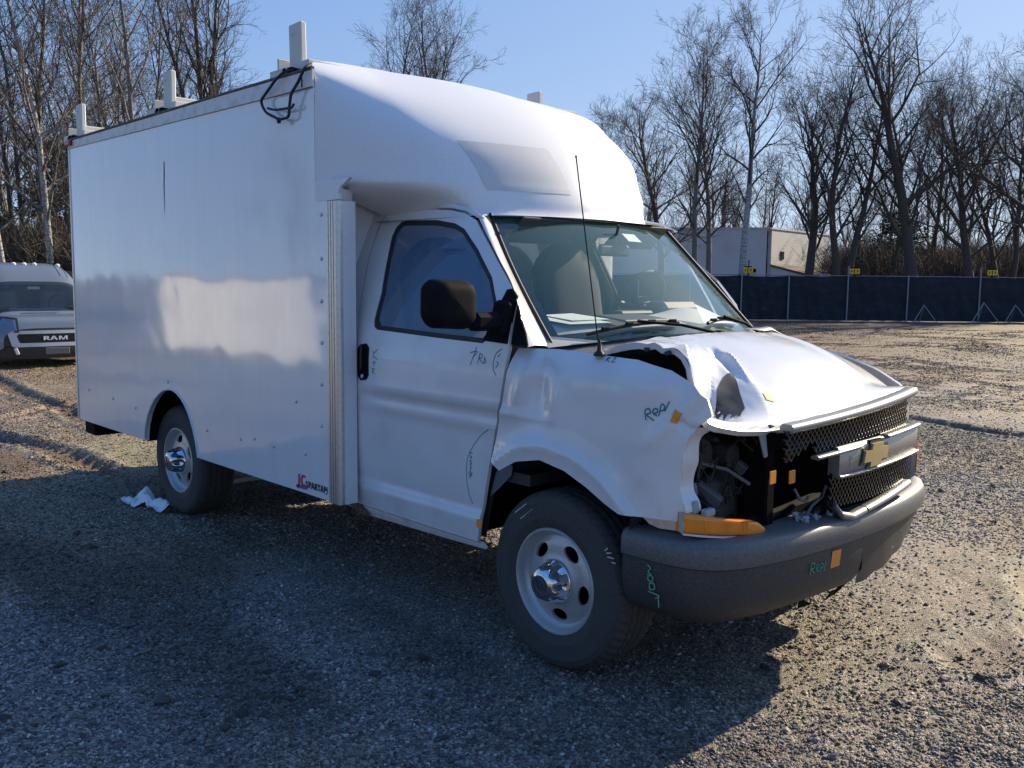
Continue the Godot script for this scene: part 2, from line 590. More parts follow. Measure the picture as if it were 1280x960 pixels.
func ground_height(x: float, z: float) -> float:
	var near_van := 1.0 - clampf(maxf(absf(x + 1.8) - 2.9, absf(z) - 1.3), 0.0, 1.0)
	var y := bumps.get_noise_2d(x, z) * lerpf(0.045, 0.012, near_van)
	y += bumps.get_noise_2d(x * 5.0 + 70.0, z * 5.0) * 0.014 + bumps.get_noise_2d(x * 16.0, z * 16.0 + 30.0) * 0.008
	if x > -16.0 and x < 4.0 and z > -19.0 and z < 5.0: y += track_depth(x, z)
	if x < -4.6: y += 0.06 * smoothstep(-4.6, -6.5, x) * smoothstep(-12.0, -7.0, x)
	return y - 0.008

func axis_steps(lo: float, hi: float, fine: float, far_: float) -> PackedFloat32Array:
	var r := PackedFloat32Array()
	var x := lo
	while x <= hi: r.append(x); x += fine
	var left := PackedFloat32Array()
	var st := fine
	x = lo
	while x > -far_: st *= 1.16; x -= st; left.append(x)
	left.reverse()
	left.append_array(r)
	st = fine
	x = r[r.size() - 1]
	while x < far_: st *= 1.16; x += st; left.append(x)
	return left

func make_ground() -> void:
	bumps.seed = 5
	bumps.frequency = 0.45
	bumps.fractal_octaves = 3
	patches.seed = 8
	patches.frequency = 0.14
	patches.fractal_octaves = 4
	var xs := axis_steps(-13.5, 3.0, 0.055, 700.0)
	var zs := axis_steps(-8.0, 3.9, 0.055, 700.0)
	var mb := MB.new()
	var nx := xs.size()
	for z in zs:
		for x in xs:
			var y := ground_height(x, z)
			mb.v.append(Vector3(x, y, z))
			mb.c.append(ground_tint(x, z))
	mb.n.resize(mb.v.size())
	for j in zs.size():
		for i in nx:
			var a := mb.v[j * nx + mini(i + 1, nx - 1)] - mb.v[j * nx + maxi(i - 1, 0)]
			var b := mb.v[mini(j + 1, zs.size() - 1) * nx + i] - mb.v[maxi(j - 1, 0) * nx + i]
			mb.n[j * nx + i] = b.cross(a).normalized()
	for j in zs.size() - 1:
		for i in nx - 1:
			var a := j * nx + i
			mb.tri_i(a, a + 1, a + nx + 1); mb.tri_i(a, a + nx + 1, a + nx)
	var g := part("ground", mb, M.gravel_ground, self)
	g.set_meta("kind", "structure")
	g.set_meta("label", "gravel yard with tyre tracks under the vans")

func ground_tint(x: float, z: float) -> Color:
	var k := 0.5 + 0.5 * patches.get_noise_2d(x, z)
	var q := 0.5 + 0.5 * patches.get_noise_2d(x * 0.35 + 50.0, z * 0.35)
	var wet := smoothstep(0.54, 0.68, 0.5 + 0.5 * patches.get_noise_2d(x * 1.1 + 9.0, z * 2.2 - 40.0))
	var v := lerpf(0.62, 1.20, k) * lerpf(1.0, 0.48, wet)
	var brown := lerpf(0.0, 0.20, q) + 0.17 * smoothstep(-3.0, -5.5, x) * smoothstep(1.2, -0.4, z)
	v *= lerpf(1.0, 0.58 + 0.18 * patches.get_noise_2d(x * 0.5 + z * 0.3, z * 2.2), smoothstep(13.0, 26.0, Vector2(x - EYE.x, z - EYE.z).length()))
	brown += 0.16 * smoothstep(0.50, 0.66, 0.5 + 0.5 * patches.get_noise_2d(x * 1.3 - 7.0, z * 1.3 + 3.0))
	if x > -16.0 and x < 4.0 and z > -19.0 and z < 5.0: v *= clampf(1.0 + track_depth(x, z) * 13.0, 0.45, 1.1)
	v *= 1.02
	brown += 0.10 * smoothstep(-0.5, 1.0, x) * smoothstep(-9.0, -3.0, z) * smoothstep(1.5, 0.3, z)
	return Color(v * (1.0 + brown * 1.2), v * (1.0 + brown * 0.08), v * (1.0 - brown * 0.85))

func make_gravel() -> void:
	# loose stones: three broken shapes strewn over the yard, thick near the camera
	for kind in 3:
		var mb := MB.new()
		var ico := SphereMesh.new()
		ico.radius = 1.0; ico.height = 2.0
		ico.radial_segments = 6; ico.rings = 3
		var arr := ico.get_mesh_arrays()
		var vs: PackedVector3Array = arr[Mesh.ARRAY_VERTEX]
		var idx: PackedInt32Array = arr[Mesh.ARRAY_INDEX]
		var r2 := RandomNumberGenerator.new()
		r2.seed = 77 + kind
		var key := {}
		for k in vs.size():
			var s := Vector3i((vs[k] * 50.0).round())
			if not key.has(s): key[s] = r2.randf_range(0.72, 1.2)
			vs[k] = vs[k] * key[s] * Vector3(1.0, 0.5, 0.8)
		for k in range(0, idx.size(), 3):
			if vs[idx[k]].is_equal_approx(vs[idx[k + 1]]) or vs[idx[k]].is_equal_approx(vs[idx[k + 2]]) or vs[idx[k + 1]].is_equal_approx(vs[idx[k + 2]]): continue
			mb.tri(vs[idx[k]], vs[idx[k + 1]], vs[idx[k + 2]], vs[idx[k]] + vs[idx[k + 1]] + vs[idx[k + 2]])
		var tf: Array[Transform3D] = []
		var cs: Array[Color] = []
		var fwd := Vector2(cos(3.905), sin(3.905))
		var tries := 0
		while tf.size() < 195000 and tries < 1100000:
			tries += 1
			var d := 1.6 + pow(rng.randf(), 1.6) * 38.0
			var a := rng.randf_range(-0.80, 0.80)
			var dir := fwd.rotated(a)
			var x := EYE.x + dir.x * d
			var z := EYE.z + dir.y * d
			var dens := 0.5 + 0.5 * patches.get_noise_2d(x * 1.7, z * 1.7 + 11.0)
			dens = smoothstep(0.30, 0.72, dens)
			if rng.randf() > (0.10 + dens * 0.9) * lerpf(1.0, 0.35, smoothstep(14.0, 38.0, d)): continue
			var sz := 0.0032 + 0.0075 * pow(rng.randf(), 3.0) + d * 0.00034
			var clod := rng.randf() < 0.008
			if clod: sz *= rng.randf_range(1.8, 3.2)
			var b := Basis.from_euler(Vector3(rng.randf_range(-0.5, 0.5), rng.randf() * TAU, rng.randf_range(-0.5, 0.5))).scaled(Vector3.ONE * sz)
			tf.append(Transform3D(b, Vector3(x, ground_height(x, z) + sz * 0.12, z)))
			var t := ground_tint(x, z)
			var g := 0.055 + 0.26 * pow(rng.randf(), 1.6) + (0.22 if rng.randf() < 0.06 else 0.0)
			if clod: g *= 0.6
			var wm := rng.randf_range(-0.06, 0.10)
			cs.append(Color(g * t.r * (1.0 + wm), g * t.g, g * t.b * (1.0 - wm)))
		var mm := MultiMesh.new()
		mm.transform_format = MultiMesh.TRANSFORM_3D
		mm.use_colors = true
		mm.mesh = mb.mesh()
		mm.instance_count = tf.size()
		for k in tf.size():
			mm.set_instance_transform(k, tf[k])
			mm.set_instance_color(k, cs[k])
		var o := MultiMeshInstance3D.new()
		o.name = numbered("loose_gravel")
		o.multimesh = mm
		o.material_override = M.stone
		stuff(o)
		tag(o, "loose grey and tan gravel strewn over the yard", "gravel", "loose gravel")
		add_child(o)

# ------------------------------------------------------------------ building, fence, trees
const ALONG := Vector3(0.6910, 0.0, -0.7228)      # along the fence, to the right
const FENCE0 := Vector3(-21.19, 0.0, -33.79)      # its post by the leaning poplar

func make_building() -> void:
	var o := thing("block_building", "white windowless block building behind the screened fence with a low lean-to at its right", "building", Vector3(-28.7, 0, -48.6), 0.0)
	var h := 5.15
	# left wall runs away to the left, right wall recedes to the right
	var left := Vector3(-0.70, 0, 0.71).rotated(Vector3.UP, -0.12)
	var right := Vector3(-0.10, 0, -1.0).normalized()
	var l_len := 22.0
	var r_len := 9.5
	var a := Vector3.ZERO
	var b := left * l_len
	var d := right * r_len
	var e := b + d
	for w in [["wall", a, b, M.render_wall], ["wall", a, d, M.block_wall], ["wall", b, e, M.render_wall], ["wall", d, e, M.render_wall]]:
		var mb := MB.new()
		var p: Vector3 = w[1]
		var q: Vector3 = w[2]
		var t := along(p, q)
		t.origin.y = h * 0.5 - 0.3
		mb.box(t, Vector3(0.25, h + 0.6, p.distance_to(q) - 0.27))
		part(w[0], mb, w[3], o)
	var rf := MB.new()
	rf.quad(a + Vector3.UP * (h - 0.2), b + Vector3.UP * (h - 0.2), e + Vector3.UP * (h - 0.2), d + Vector3.UP * (h - 0.2), Vector3.UP)
	var roof := part("roof", rf, M.roof_felt, o)
	var cp := MB.new()
	for w in [[a, b], [a, d]]:
		var t := along(w[0], w[1])
		t.origin.y = h + 0.05
		cp.box(t, Vector3(0.34, 0.10, (w[0] as Vector3).distance_to(w[1])))
	part("coping", cp, M.rail_white, roof)
	# small square vent and dark openings on the right wall, a panel and a lamp on the left wall
	var nr := Vector3(1.0, 0, -0.10).normalized()
	var face := func(p: Vector3, s: Vector3, called: String, mat: Material, dirn: Vector3) -> void:
		var mb := MB.new()
		mb.box(Transform3D(Basis.looking_at(dirn, Vector3.UP), p), s, 0.01)
		part(called, mb, mat, o)
	face.call(right * 1.75 + nr * 0.14 + Vector3.UP * 3.55, Vector3(0.5, 0.5, 0.06), "vent", M.black_plastic, nr)
	face.call(right * 7.6 + nr * 0.14 + Vector3.UP * 2.45, Vector3(0.45, 0.22, 0.06), "vent", M.black_plastic, nr)
	var nl := Vector3(0.71, 0, 0.70).rotated(Vector3.UP, -0.12)
	face.call(left * 5.2 + nl * 0.15 + Vector3.UP * 2.0, Vector3(2.0, 0.9, 0.07), "panel", M.rail_white, nl)
	face.call(left * 0.9 + nl * 0.20 + Vector3.UP * 2.55, Vector3(0.28, 0.22, 0.18), "wall_lamp", M.black_plastic, nl)
	face.call(left * 1.2 + nl * 0.15 + Vector3.UP * 1.7, Vector3(0.07, 3.0, 0.06), "conduit", M.engine_grey, nl)
	# lean-to on the right wall: a sloping roof on a low wall
	var lt := MB.new()
	var out := 3.1
	var p0 := nr * 0.15 + left * 0.0
	var p1 := p0 + right * 9.0
	var q0 := p0 + nr * out
	var q1 := p1 + nr * out
	var hi := Vector3.UP * 2.95
	var lo_ := Vector3.UP * 2.2
	lt.quad(p0 + hi, p1 + hi, q1 + lo_, q0 + lo_, Vector3.UP)
	lt.quad(p0 + hi - Vector3.UP * 0.12, p1 + hi - Vector3.UP * 0.12, q1 + lo_ - Vector3.UP * 0.12, q0 + lo_ - Vector3.UP * 0.12, Vector3.DOWN)
	lt.quad(q0 + lo_, q1 + lo_, q1 + lo_ - Vector3.UP * 0.12, q0 + lo_ - Vector3.UP * 0.12, nr)
	lt.quad(p0 + hi, q0 + lo_, q0 + lo_ - Vector3.UP * 0.12, p0 + hi - Vector3.UP * 0.12, -right)
	part("lean_to_roof", lt, M.roof_felt, o)
	var wl := MB.new()
	wl.quad(p0 + right * 0.1 + hi - Vector3.UP * 0.13, q0 + right * 0.1 - nr * 0.2 + lo_ - Vector3.UP * 0.13, q0 + right * 0.1 - nr * 0.2, p0 + right * 0.1, -right)
	wl.quad(q0 + right * 0.1 - nr * 0.2 + lo_ - Vector3.UP * 0.13, q1 - nr * 0.2 + lo_ - Vector3.UP * 0.13, q1 - nr * 0.2, q0 + right * 0.1 - nr * 0.2, nr)
	part("lean_to_wall", wl, M.render_wall, o)
	for k in 3:
		var bb := MB.new()
		bb.box(along(q0 + right * (0.3 + k * 2.2) + lo_, q0 + right * (1.6 + k * 2.2) + lo_) .translated(Vector3(0, 0.02, 0) + nr * 0.05), Vector3(0.12, 0.28, 1.2), 0.01)
		part("fascia_board", bb, M.rail_white, o)

func make_fence() -> void:
	var o := thing("screened_fence", "chain-link fence with dark privacy screen and pale steel posts across the back of the yard", "fence", FENCE0)
	var h := 2.08
	var ticks := [-22.0, -19.0, -16.0, -13.0, -10.0, -7.0, -4.8, -2.4, 0.0, 2.2, 4.95, 7.75, 11.1, 14.3, 17.4, 20.5, 23.6, 26.7]
	var nrm := Vector3(0.7228, 0, 0.6910)
	for k in ticks.size():
		var p: Vector3 = ALONG * ticks[k]
		var tall := h + 0.06 + (0.42 if ticks[k] in [0.0, 4.95, 11.1] else 0.0)
		var mb := MB.new()
		mb.wire([p + nrm * 0.07, p + nrm * 0.07 + Vector3.UP * tall], 0.037, 10)
		part("post", mb, M.fence_post, o)
		if k + 1 < ticks.size():
			var q: Vector3 = ALONG * ticks[k + 1]
			var sm := MB.new()
			var sag := 0.03 + 0.03 * rng.randf()
			var ph := rng.randf() * 10.0
			sm.grid(func(u: float, v: float) -> Vector3:
				var y := 0.03 + (h - sag * sin(PI * u) - 0.03) * v
				return p.lerp(q, u) + Vector3.UP * y + nrm * (0.035 * sin(u * 9.0 + ph) * sin(v * 3.0 + ph) + 0.016 * sin(u * 31.0 + v * 5.0 + ph) + 0.02 * sin(v * 11.0 + sin(u * 14.0 + ph) * 1.4)), 40, 14)
			part("screen", sm, M.fence_screen, o)
			var rl := MB.new()
			rl.wire([p + Vector3.UP * (h + 0.02), q + Vector3.UP * (h + 0.02)], 0.021, 6)
			part("top_rail", rl, M.fence_post, o)
	var where := ["leftmost, by the leaning pale trunk", "just right of the lean-to roof", "rightmost, by the right edge"]
	var n := 0
	for s in [0.0, 4.95, 11.35]:
		var y := thing("warning_sign", "small yellow sign above the dark fence, " + where[n], "sign", FENCE0 + ALONG * (s + 0.15) + nrm * 0.09 + Vector3.UP * (h + 0.02), atan2(nrm.x, nrm.z), "yellow signs along the fence top")
		var bd := MB.new()
		bd.box(at(Vector3(0.12, 0.21, 0)), Vector3(0.46, 0.25, 0.05), 0.02)
		part("board", bd, M.sign_yellow, y)
		var br := MB.new()
		br.box(at(Vector3(0.12, 0.375, 0)), Vector3(0.34, 0.05, 0.05), 0.01)
		part("cap", br, M.black_plastic, y)
		br = MB.new()
		br.box(at(Vector3(0.12, 0.03, 0)), Vector3(0.05, 0.12, 0.04), 0.01)
		part("bracket", br, M.black_plastic, y)
		var mk := MB.new()
		for q in [[-0.02, 0.10], [0.10, 0.16], [0.24, 0.12]]:
			mk.box(at(Vector3(q[0], 0.22, 0.034)), Vector3(0.05, q[1], 0.006))
		part("lettering", mk, M.print_black, y)
		n += 1
	# A-shaped steel props leaning before the fence
	var props := [[Vector3(-12.75, 0, -40.3), 1.0, "steel A-frame prop standing before the fence at the right"], [Vector3(-14.66, 0, -38.5), 0.85, "thin steel A-frame prop before the fence, left of the larger one"], [Vector3(-11.85, 0, -41.6), 0.9, "steel A-frame prop cut by the right edge, before the fence"]]
	for q in props:
		var a := thing("steel_prop", q[2], "prop", q[0], 0.75, "steel props before the fence")
		var s: float = q[1]
		var top := Vector3(0, 0.95 * s, 0)
		for f in [Vector3(-0.62, 0.02, 0.3), Vector3(0.62, 0.02, 0.3), Vector3(0.0, 0.02, -0.5)]:
			var mb := MB.new()
			mb.wire([top, f * s], 0.022, 6)
			part("leg", mb, M.fence_post, a)
		var cb := MB.new()
		cb.wire([Vector3(-0.62, 0.05, 0.3) * s, Vector3(0.62, 0.05, 0.3) * s], 0.02, 6)
		cb.wire([Vector3(-0.62, 0.05, 0.3) * s, Vector3(0.0, 0.05, -0.5) * s], 0.02, 6)
		part("crossbar", cb, M.fence_post, a)

# One bare tree. style: bark material, twig material; shape numbers in dict p
func grow_tree(called: String, label: String, group: String, base: Vector3, p: Dictionary, sd: int) -> Node3D:
	var r := RandomNumberGenerator.new()
	r.seed = sd
	var o := thing(called, label, "tree", base, 0.0, group)
	var trunk := MB.new()
	var limb := MB.new()
	var twig := MB.new()
	var stems: int = p.get("stems", 1)
	for s in stems:
		var lean: Vector3 = p.get("lean", Vector3.ZERO)
		if stems > 1:
			var a: float = TAU * s / stems + p.get("phase", 0.4)
			lean += Vector3(cos(a), 0, sin(a)) * p.get("spread", 0.13)
		var hh: float = p.h * r.randf_range(0.88, 1.0)
		stem(r, trunk, limb, twig, hh, p.r / sqrt(stems), lean, p)
	part("trunk", trunk, p.bark, o)
	if p.get("limb_bark", null) != null: part("limbs", limb, p.limb_bark, o)
	else: part("limbs", limb, p.bark, o)
	stuff(part("twigs", twig, p.twig, o))
	return o

func stem(r: RandomNumberGenerator, trunk: MB, limb: MB, twig: MB, h: float, r0: float, lean: Vector3, p: Dictionary) -> void:
	var pts := PackedVector3Array()
	var rad := PackedFloat32Array()
	var m := 16
	var pos := Vector3(lean.x, 0, lean.z) * 0.3 + Vector3(0, -0.4, 0)
	var dir := (Vector3.UP + lean).normalized()
	var wob: float = p.get("wobble", 0.05)
	for k in m + 1:
		var t := float(k) / m
		pts.append(pos)
		rad.append(maxf(r0 * pow(1.0 - t, 0.85) + 0.012, 0.012) * (1.0 + 0.5 * exp(-t * 26.0)))
		dir = (dir + Vector3(r.randfn(), 0, r.randfn()) * wob + Vector3.UP * 0.05).normalized()
		pos += dir * (h / m)
	trunk.tube(pts, rad, 9, false)
	var nl: int = p.limbs
	var az := r.randf() * TAU
	for k in nl:
		var t: float = lerpf(p.first, 0.97, pow((k + r.randf()) / nl, p.get("even", 0.85)))
		var f := t * m
		var i := mini(int(f), m - 1)
		var q := pts[i].lerp(pts[i + 1], f - i)
		var rr := lerpf(rad[i], rad[i + 1], f - i)
		az += 2.4 + r.randf_range(-0.5, 0.5)
		var up: float = lerpf(p.angle0, p.angle1, t) + r.randf_range(-0.15, 0.15)    # from vertical
		var d := Vector3(cos(az) * sin(up), cos(up), sin(az) * sin(up))
		var ln: float = p.limb * (1.0 - pow(absf(t - p.get("belly", 0.45)) * 1.25, 1.6)) * r.randf_range(0.6, 1.12)
		ln = maxf(ln, 0.5)
		bough(r, limb, twig, q, d, ln, minf(rr * 0.6, 0.012 + ln * 0.016), 1, p)

func bough(r: RandomNumberGenerator, limb: MB, twig: MB, a: Vector3, d: Vector3, ln: float, rad: float, level: int, p: Dictionary) -> void:
	var m := 6 if level == 1 else (4 if level == 2 else 3)
	var pts := PackedVector3Array([a])
	var rr := PackedFloat32Array([rad])
	var tip := 0.006 if level < 3 else 0.0045
	var curl: float = p.get("curl", 0.10)
	for k in m:
		d = (d + Vector3(r.randfn(), r.randfn(), r.randfn()) * (0.13 + 0.03 * level) + Vector3.UP * curl).normalized()
		a += d * (ln / m)
		pts.append(a)
		rr.append(lerpf(rad, tip, float(k + 1) / m))
	if level <= 2: limb.tube(pts, rr, 5 if level == 1 else 4, false)
	else: twig.tube(pts, rr, 3, false)
	if level >= 4: return
	var kids: int = p.kids[level - 1]
	if level == 1: kids = maxi(3, int(kids * ln / p.limb + 1.5))
	for k in kids:
		var t := lerpf(0.22, 1.0, (k + r.randf()) / kids)
		var f := t * m
		var i := mini(int(f), m - 1)
		var q := pts[i].lerp(pts[i + 1], f - i)
		var fd := (pts[i + 1] - pts[i]).normalized()
		var side := fd.cross(Vector3(r.randfn(), r.randfn(), r.randfn())).normalized()
		var sp := r.randf_range(0.45, 0.95)
		var nd := (fd * cos(sp) + side * sin(sp)).normalized()
		bough(r, limb, twig, q, nd, ln * r.randf_range(0.28, 0.55) * (1.15 - 0.5 * t) + 0.12, maxf(lerpf(rr[i], rr[i + 1], f - i) * 0.62, tip), level + 1, p)

func copy_tree(src: Node3D, label: String, group: String, base: Vector3, turn: float, size: Vector3) -> Node3D:
	var o: Node3D = src.duplicate()
	o.name = numbered(String(src.name).rstrip("0123456789").rstrip("_"))
	add_child(o)
	o.position = base
	o.basis = Basis(Vector3.UP, turn) * Basis.from_scale(size)
	tag(o, label, "tree", group)
	if group == "": o.remove_meta("group")
	return o

func ray_point(px: float, depth: float) -> Vector3:     # a spot on the ground, given by how far right of the view axis (metres per metre of depth) and how far off
	var yaw := 3.90493904
	var f := Vector3(cos(yaw), 0, sin(yaw))
	var r := Vector3(-f.z, 0, f.x)
	return Vector3(EYE.x, 0, EYE.z) + f * depth + r * px * depth

func make_trees() -> void:
	var poplar := {h = 14.5, r = 0.17, limbs = 22, first = 0.30, limb = 4.2, angle0 = 0.95, angle1 = 0.50, kids = [8, 5, 4], bark = M.bark_mid, twig = M.twig, limb_bark = M.bark, wobble = 0.035, belly = 0.55}
	var oak := {h = 16.5, r = 0.34, limbs = 24, first = 0.22, limb = 7.2, angle0 = 1.0, angle1 = 0.48, kids = [10, 5, 4], bark = M.bark, twig = M.twig, wobble = 0.06, curl = 0.09, belly = 0.40}
	var forked := {h = 13.5, r = 0.30, limbs = 17, first = 0.28, limb = 5.4, angle0 = 0.90, angle1 = 0.45, kids = [9, 6, 4], bark = M.bark, twig = M.twig, wobble = 0.06, stems = 2, spread = 0.16, belly = 0.5}
	var right := "bare trees behind the fence"
	# lateral place per metre of depth (right of the view axis), depth, kind, changes, label
	var list := [
		[0.195, 46.0, poplar, {h = 14.0, r = 0.16, phase = 1.0}, "slender bare tree farthest left behind the fence, rising over the white building's left part"],
		[0.2115, 47.5, poplar, {h = 13.6, r = 0.17, lean = Vector3(-0.02, 0, 0.03)}, "slender pale-barked tree second from left before the white building"],
		[0.244, 44.5, poplar, {h = 14.6, r = 0.20, lean = Vector3(0.03, 0, -0.04), bark = M.bark_pale}, "leaning pale-barked tree before the white building's left wall, by the leftmost yellow sign"],
		[0.318, 51.0, forked, {h = 12.6, r = 0.30, lean = Vector3(0.05, 0, -0.05), stems = 1, limbs = 22}, "dark bare tree leaning right over the white building's lean-to"],
		[0.356, 50.0, forked, {h = 13.6, r = 0.33, phase = 2.2}, "dark two-stemmed bare tree just right of the white building"],
		[0.408, 57.0, poplar, {h = 13.5, r = 0.16, bark = M.bark}, "thin dark bare tree left of the evergreen behind the fence"],
		[0.436, 49.0, oak, {h = 16.8, r = 0.35}, "tallest spreading bare tree behind the fence, with the thickest trunk, right of the evergreen"],
		[0.455, 58.0, poplar, {h = 14.8, r = 0.17, bark = M.bark}, "thin bare tree close behind the thickest trunk, on its right"],
		[0.505, 51.0, oak, {h = 12.8, r = 0.30, lean = Vector3(-0.14, 0, 0.15), first = 0.28}, "bare tree leaning left near the right edge behind the fence"],
		[0.532, 54.0, forked, {h = 13.0, r = 0.26, phase = 0.2}, "two-stemmed bare tree right of the left-leaning one behind the fence"],
		[0.556, 47.0, oak, {h = 14.5, r = 0.36, limbs = 24}, "stout bare tree at the right edge of the view behind the fence"],
		[0.575, 49.0, poplar, {h = 13.5, r = 0.24, bark = M.bark, lean = Vector3(0.03, 0, -0.03)}, "bare tree beyond the right edge, half in view behind the fence"],
	]
	var n := 0
	var made: Array = []
	for q in list:
		var p: Dictionary = (q[2] as Dictionary).duplicate()
		for k in q[3]: p[k] = q[3][k]
		made.append(grow_tree("bare_tree", q[4], right, ray_point(q[0], q[1]), p, 100 + n))
		n += 1
	# thin far ones: copies, seen as a screen of stems
	var filler := {h = 12.0, r = 0.13, limbs = 15, first = 0.26, limb = 3.4, angle0 = 0.9, angle1 = 0.45, kids = [5, 4, 2], bark = M.bark, twig = M.twig, wobble = 0.06, belly = 0.5}
	var f0 := grow_tree("slim_tree", "slim bare tree in the far row behind the fence", "slim bare trees far behind the fence", ray_point(0.23, 66), filler, 301)
	filler.limbs = 17; filler.wobble = 0.09; filler.h = 10.5
	var f1 := grow_tree("slim_tree", "slim bare tree in the far row behind the fence", "slim bare trees far behind the fence", ray_point(0.30, 70), filler, 302)
	for k in 60:
		var lat := lerpf(0.02, 0.68, (k + rng.randf()) / 60.0)
		var s := rng.randf_range(0.75, 1.15)
		copy_tree(f0 if k % 2 == 0 else f1, "slim bare tree in the far row behind the fence", "slim bare trees far behind the fence", ray_point(lat, rng.randf_range(62, 92)), rng.randf() * TAU, Vector3(s, s * rng.randf_range(0.9, 1.15), s))
	# the wood at the left, behind the grey van
	var birch := {h = 17.0, r = 0.115, limbs = 24, first = 0.20, limb = 4.0, angle0 = 1.0, angle1 = 0.5, kids = [7, 4, 3], bark = M.bark_pale, twig = M.twig, limb_bark = M.bark_mid, wobble = 0.04, belly = 0.5}
	var ash := {h = 17.0, r = 0.125, limbs = 24, first = 0.18, limb = 4.2, angle0 = 0.95, angle1 = 0.45, kids = [7, 4, 3], bark = M.bark_mid, twig = M.twig, limb_bark = M.bark, wobble = 0.05, belly = 0.45}
	var many := {h = 18.5, r = 0.34, limbs = 20, first = 0.16, limb = 5.0, angle0 = 0.7, angle1 = 0.35, kids = [9, 5, 3], bark = M.bark, twig = M.twig, stems = 3, spread = 0.10, wobble = 0.045, belly = 0.5}
	var lefts := [
		[-0.545, 33.0, birch, {lean = Vector3(0.02, 0, 0.05)}, "pale-barked tree at the left edge above the grey van's left side"],
		[-0.521, 36.0, ash, {lean = Vector3(0.03, 0, -0.02)}, "grey bare tree second from the left edge, above the grey van"],
		[-0.500, 34.0, birch, {lean = Vector3(-0.05, 0, 0.07), r = 0.13}, "white-barked tree leaning left above the grey van's roof lamps"],
		[-0.487, 38.0, birch, {h = 19.0, r = 0.13, bark = M.bark_mid}, "straight tall bare tree above the grey van's right side"],
		[-0.462, 36.0, ash, {h = 18.0}, "bare tree close to the box van's rear left corner"],
		[-0.443, 41.0, birch, {h = 18.0}, "pale bare tree over the rear roof post of the box van"],
		[-0.421, 35.0, birch, {h = 17.0, r = 0.11, bark = M.bark_mid}, "slender tree between the rear and middle roof posts of the box van"],
		[-0.39, 44.0, ash, {h = 17.0}, "bare tree just left of the middle roof post of the box van"],
		[-0.318, 42.0, many, {h = 18.5}, "big dark bare tree with several stems between the middle and front roof posts"],
		[-0.105, 50.0, many, {h = 16.4, limb = 5.0, spread = 0.16, stems = 3}, "spreading bare tree crown rising behind the box van's rounded roof"],
		[0.105, 58.0, poplar, {h = 12.6, bark = M.bark}, "bare tree just right of the box van's roof front"],
		[0.160, 55.0, oak, {h = 13.2, r = 0.24, limb = 4.4}, "bare tree behind the windshield's upper right corner"],
	]
	for q in lefts:
		var p: Dictionary = (q[2] as Dictionary).duplicate()
		for k in q[3]: p[k] = q[3][k]
		made.append(grow_tree("bare_tree", q[4], "bare trees of the wood at the left" if q[0] < 0.0 else right, ray_point(q[0], q[1]), p, 400 + n))
		n += 1
	filler.h = 15.0; filler.r = 0.12; filler.twig = M.twig_warm; filler.bark = M.bark_mid; filler.wobble = 0.05
	var g0 := grow_tree("slim_tree", "slim bare tree in the thick of the wood at the left", "slim bare trees in the wood at the left", ray_point(-0.53, 44), filler, 501)
	filler.bark = M.bark
	var g1 := grow_tree("slim_tree", "slim bare tree in the thick of the wood at the left", "slim bare trees in the wood at the left", ray_point(-0.47, 47), filler, 502)
	for k in 40:
		var lat := lerpf(-0.66, -0.33, (k + rng.randf()) / 40.0)
		var s := rng.randf_range(0.7, 1.1)
		copy_tree(g0 if k % 2 == 0 else g1, "slim bare tree in the thick of the wood at the left", "slim bare trees in the wood at the left", ray_point(lat, rng.randf_range(38, 66)), rng.randf() * TAU, Vector3(s, s * rng.randf_range(0.85, 1.2), s))
	# trees across the yard behind the camera: they show in the van's paint and side window
	for k in 14:
		var a := lerpf(0.55, 2.6, k / 13.0)
		copy_tree(made[k % 7], "bare tree across the yard behind the camera, mirrored in the van", "bare trees behind the camera", Vector3(EYE.x + cos(a) * 60.0 - 20.0, 0, 50.0 + 8.0 * sin(k * 2.3)), k * 1.3, Vector3.ONE * 0.8)
	evergreen("evergreen_tree", "dark rounded evergreen behind the fence, right of the white building", ray_point(0.413, 62.0), 6.6, 2.7, 71)
	evergreen("evergreen_tree", "dark evergreen in the wood behind the box van's rear edge", ray_point(-0.492, 46.0), 8.2, 1.9, 72)
	evergreen("evergreen_tree", "yellow-green evergreen at the left edge behind the grey van", ray_point(-0.560, 42.0), 4.6, 1.4, 73)
	evergreen("evergreen_tree", "evergreen across the yard, mirrored in the van's side window", Vector3(-17.0, 0, 31.0), 7.5, 3.0, 74)
	undergrowth("undergrowth", "brown leafless undergrowth behind the fence", 0.345, 0.72, 56, 95, 3600, 4.2, 81)
	undergrowth("undergrowth", "brown leafless undergrowth in the wood at the left", -0.72, -0.28, 34, 66, 4200, 3.6, 82)

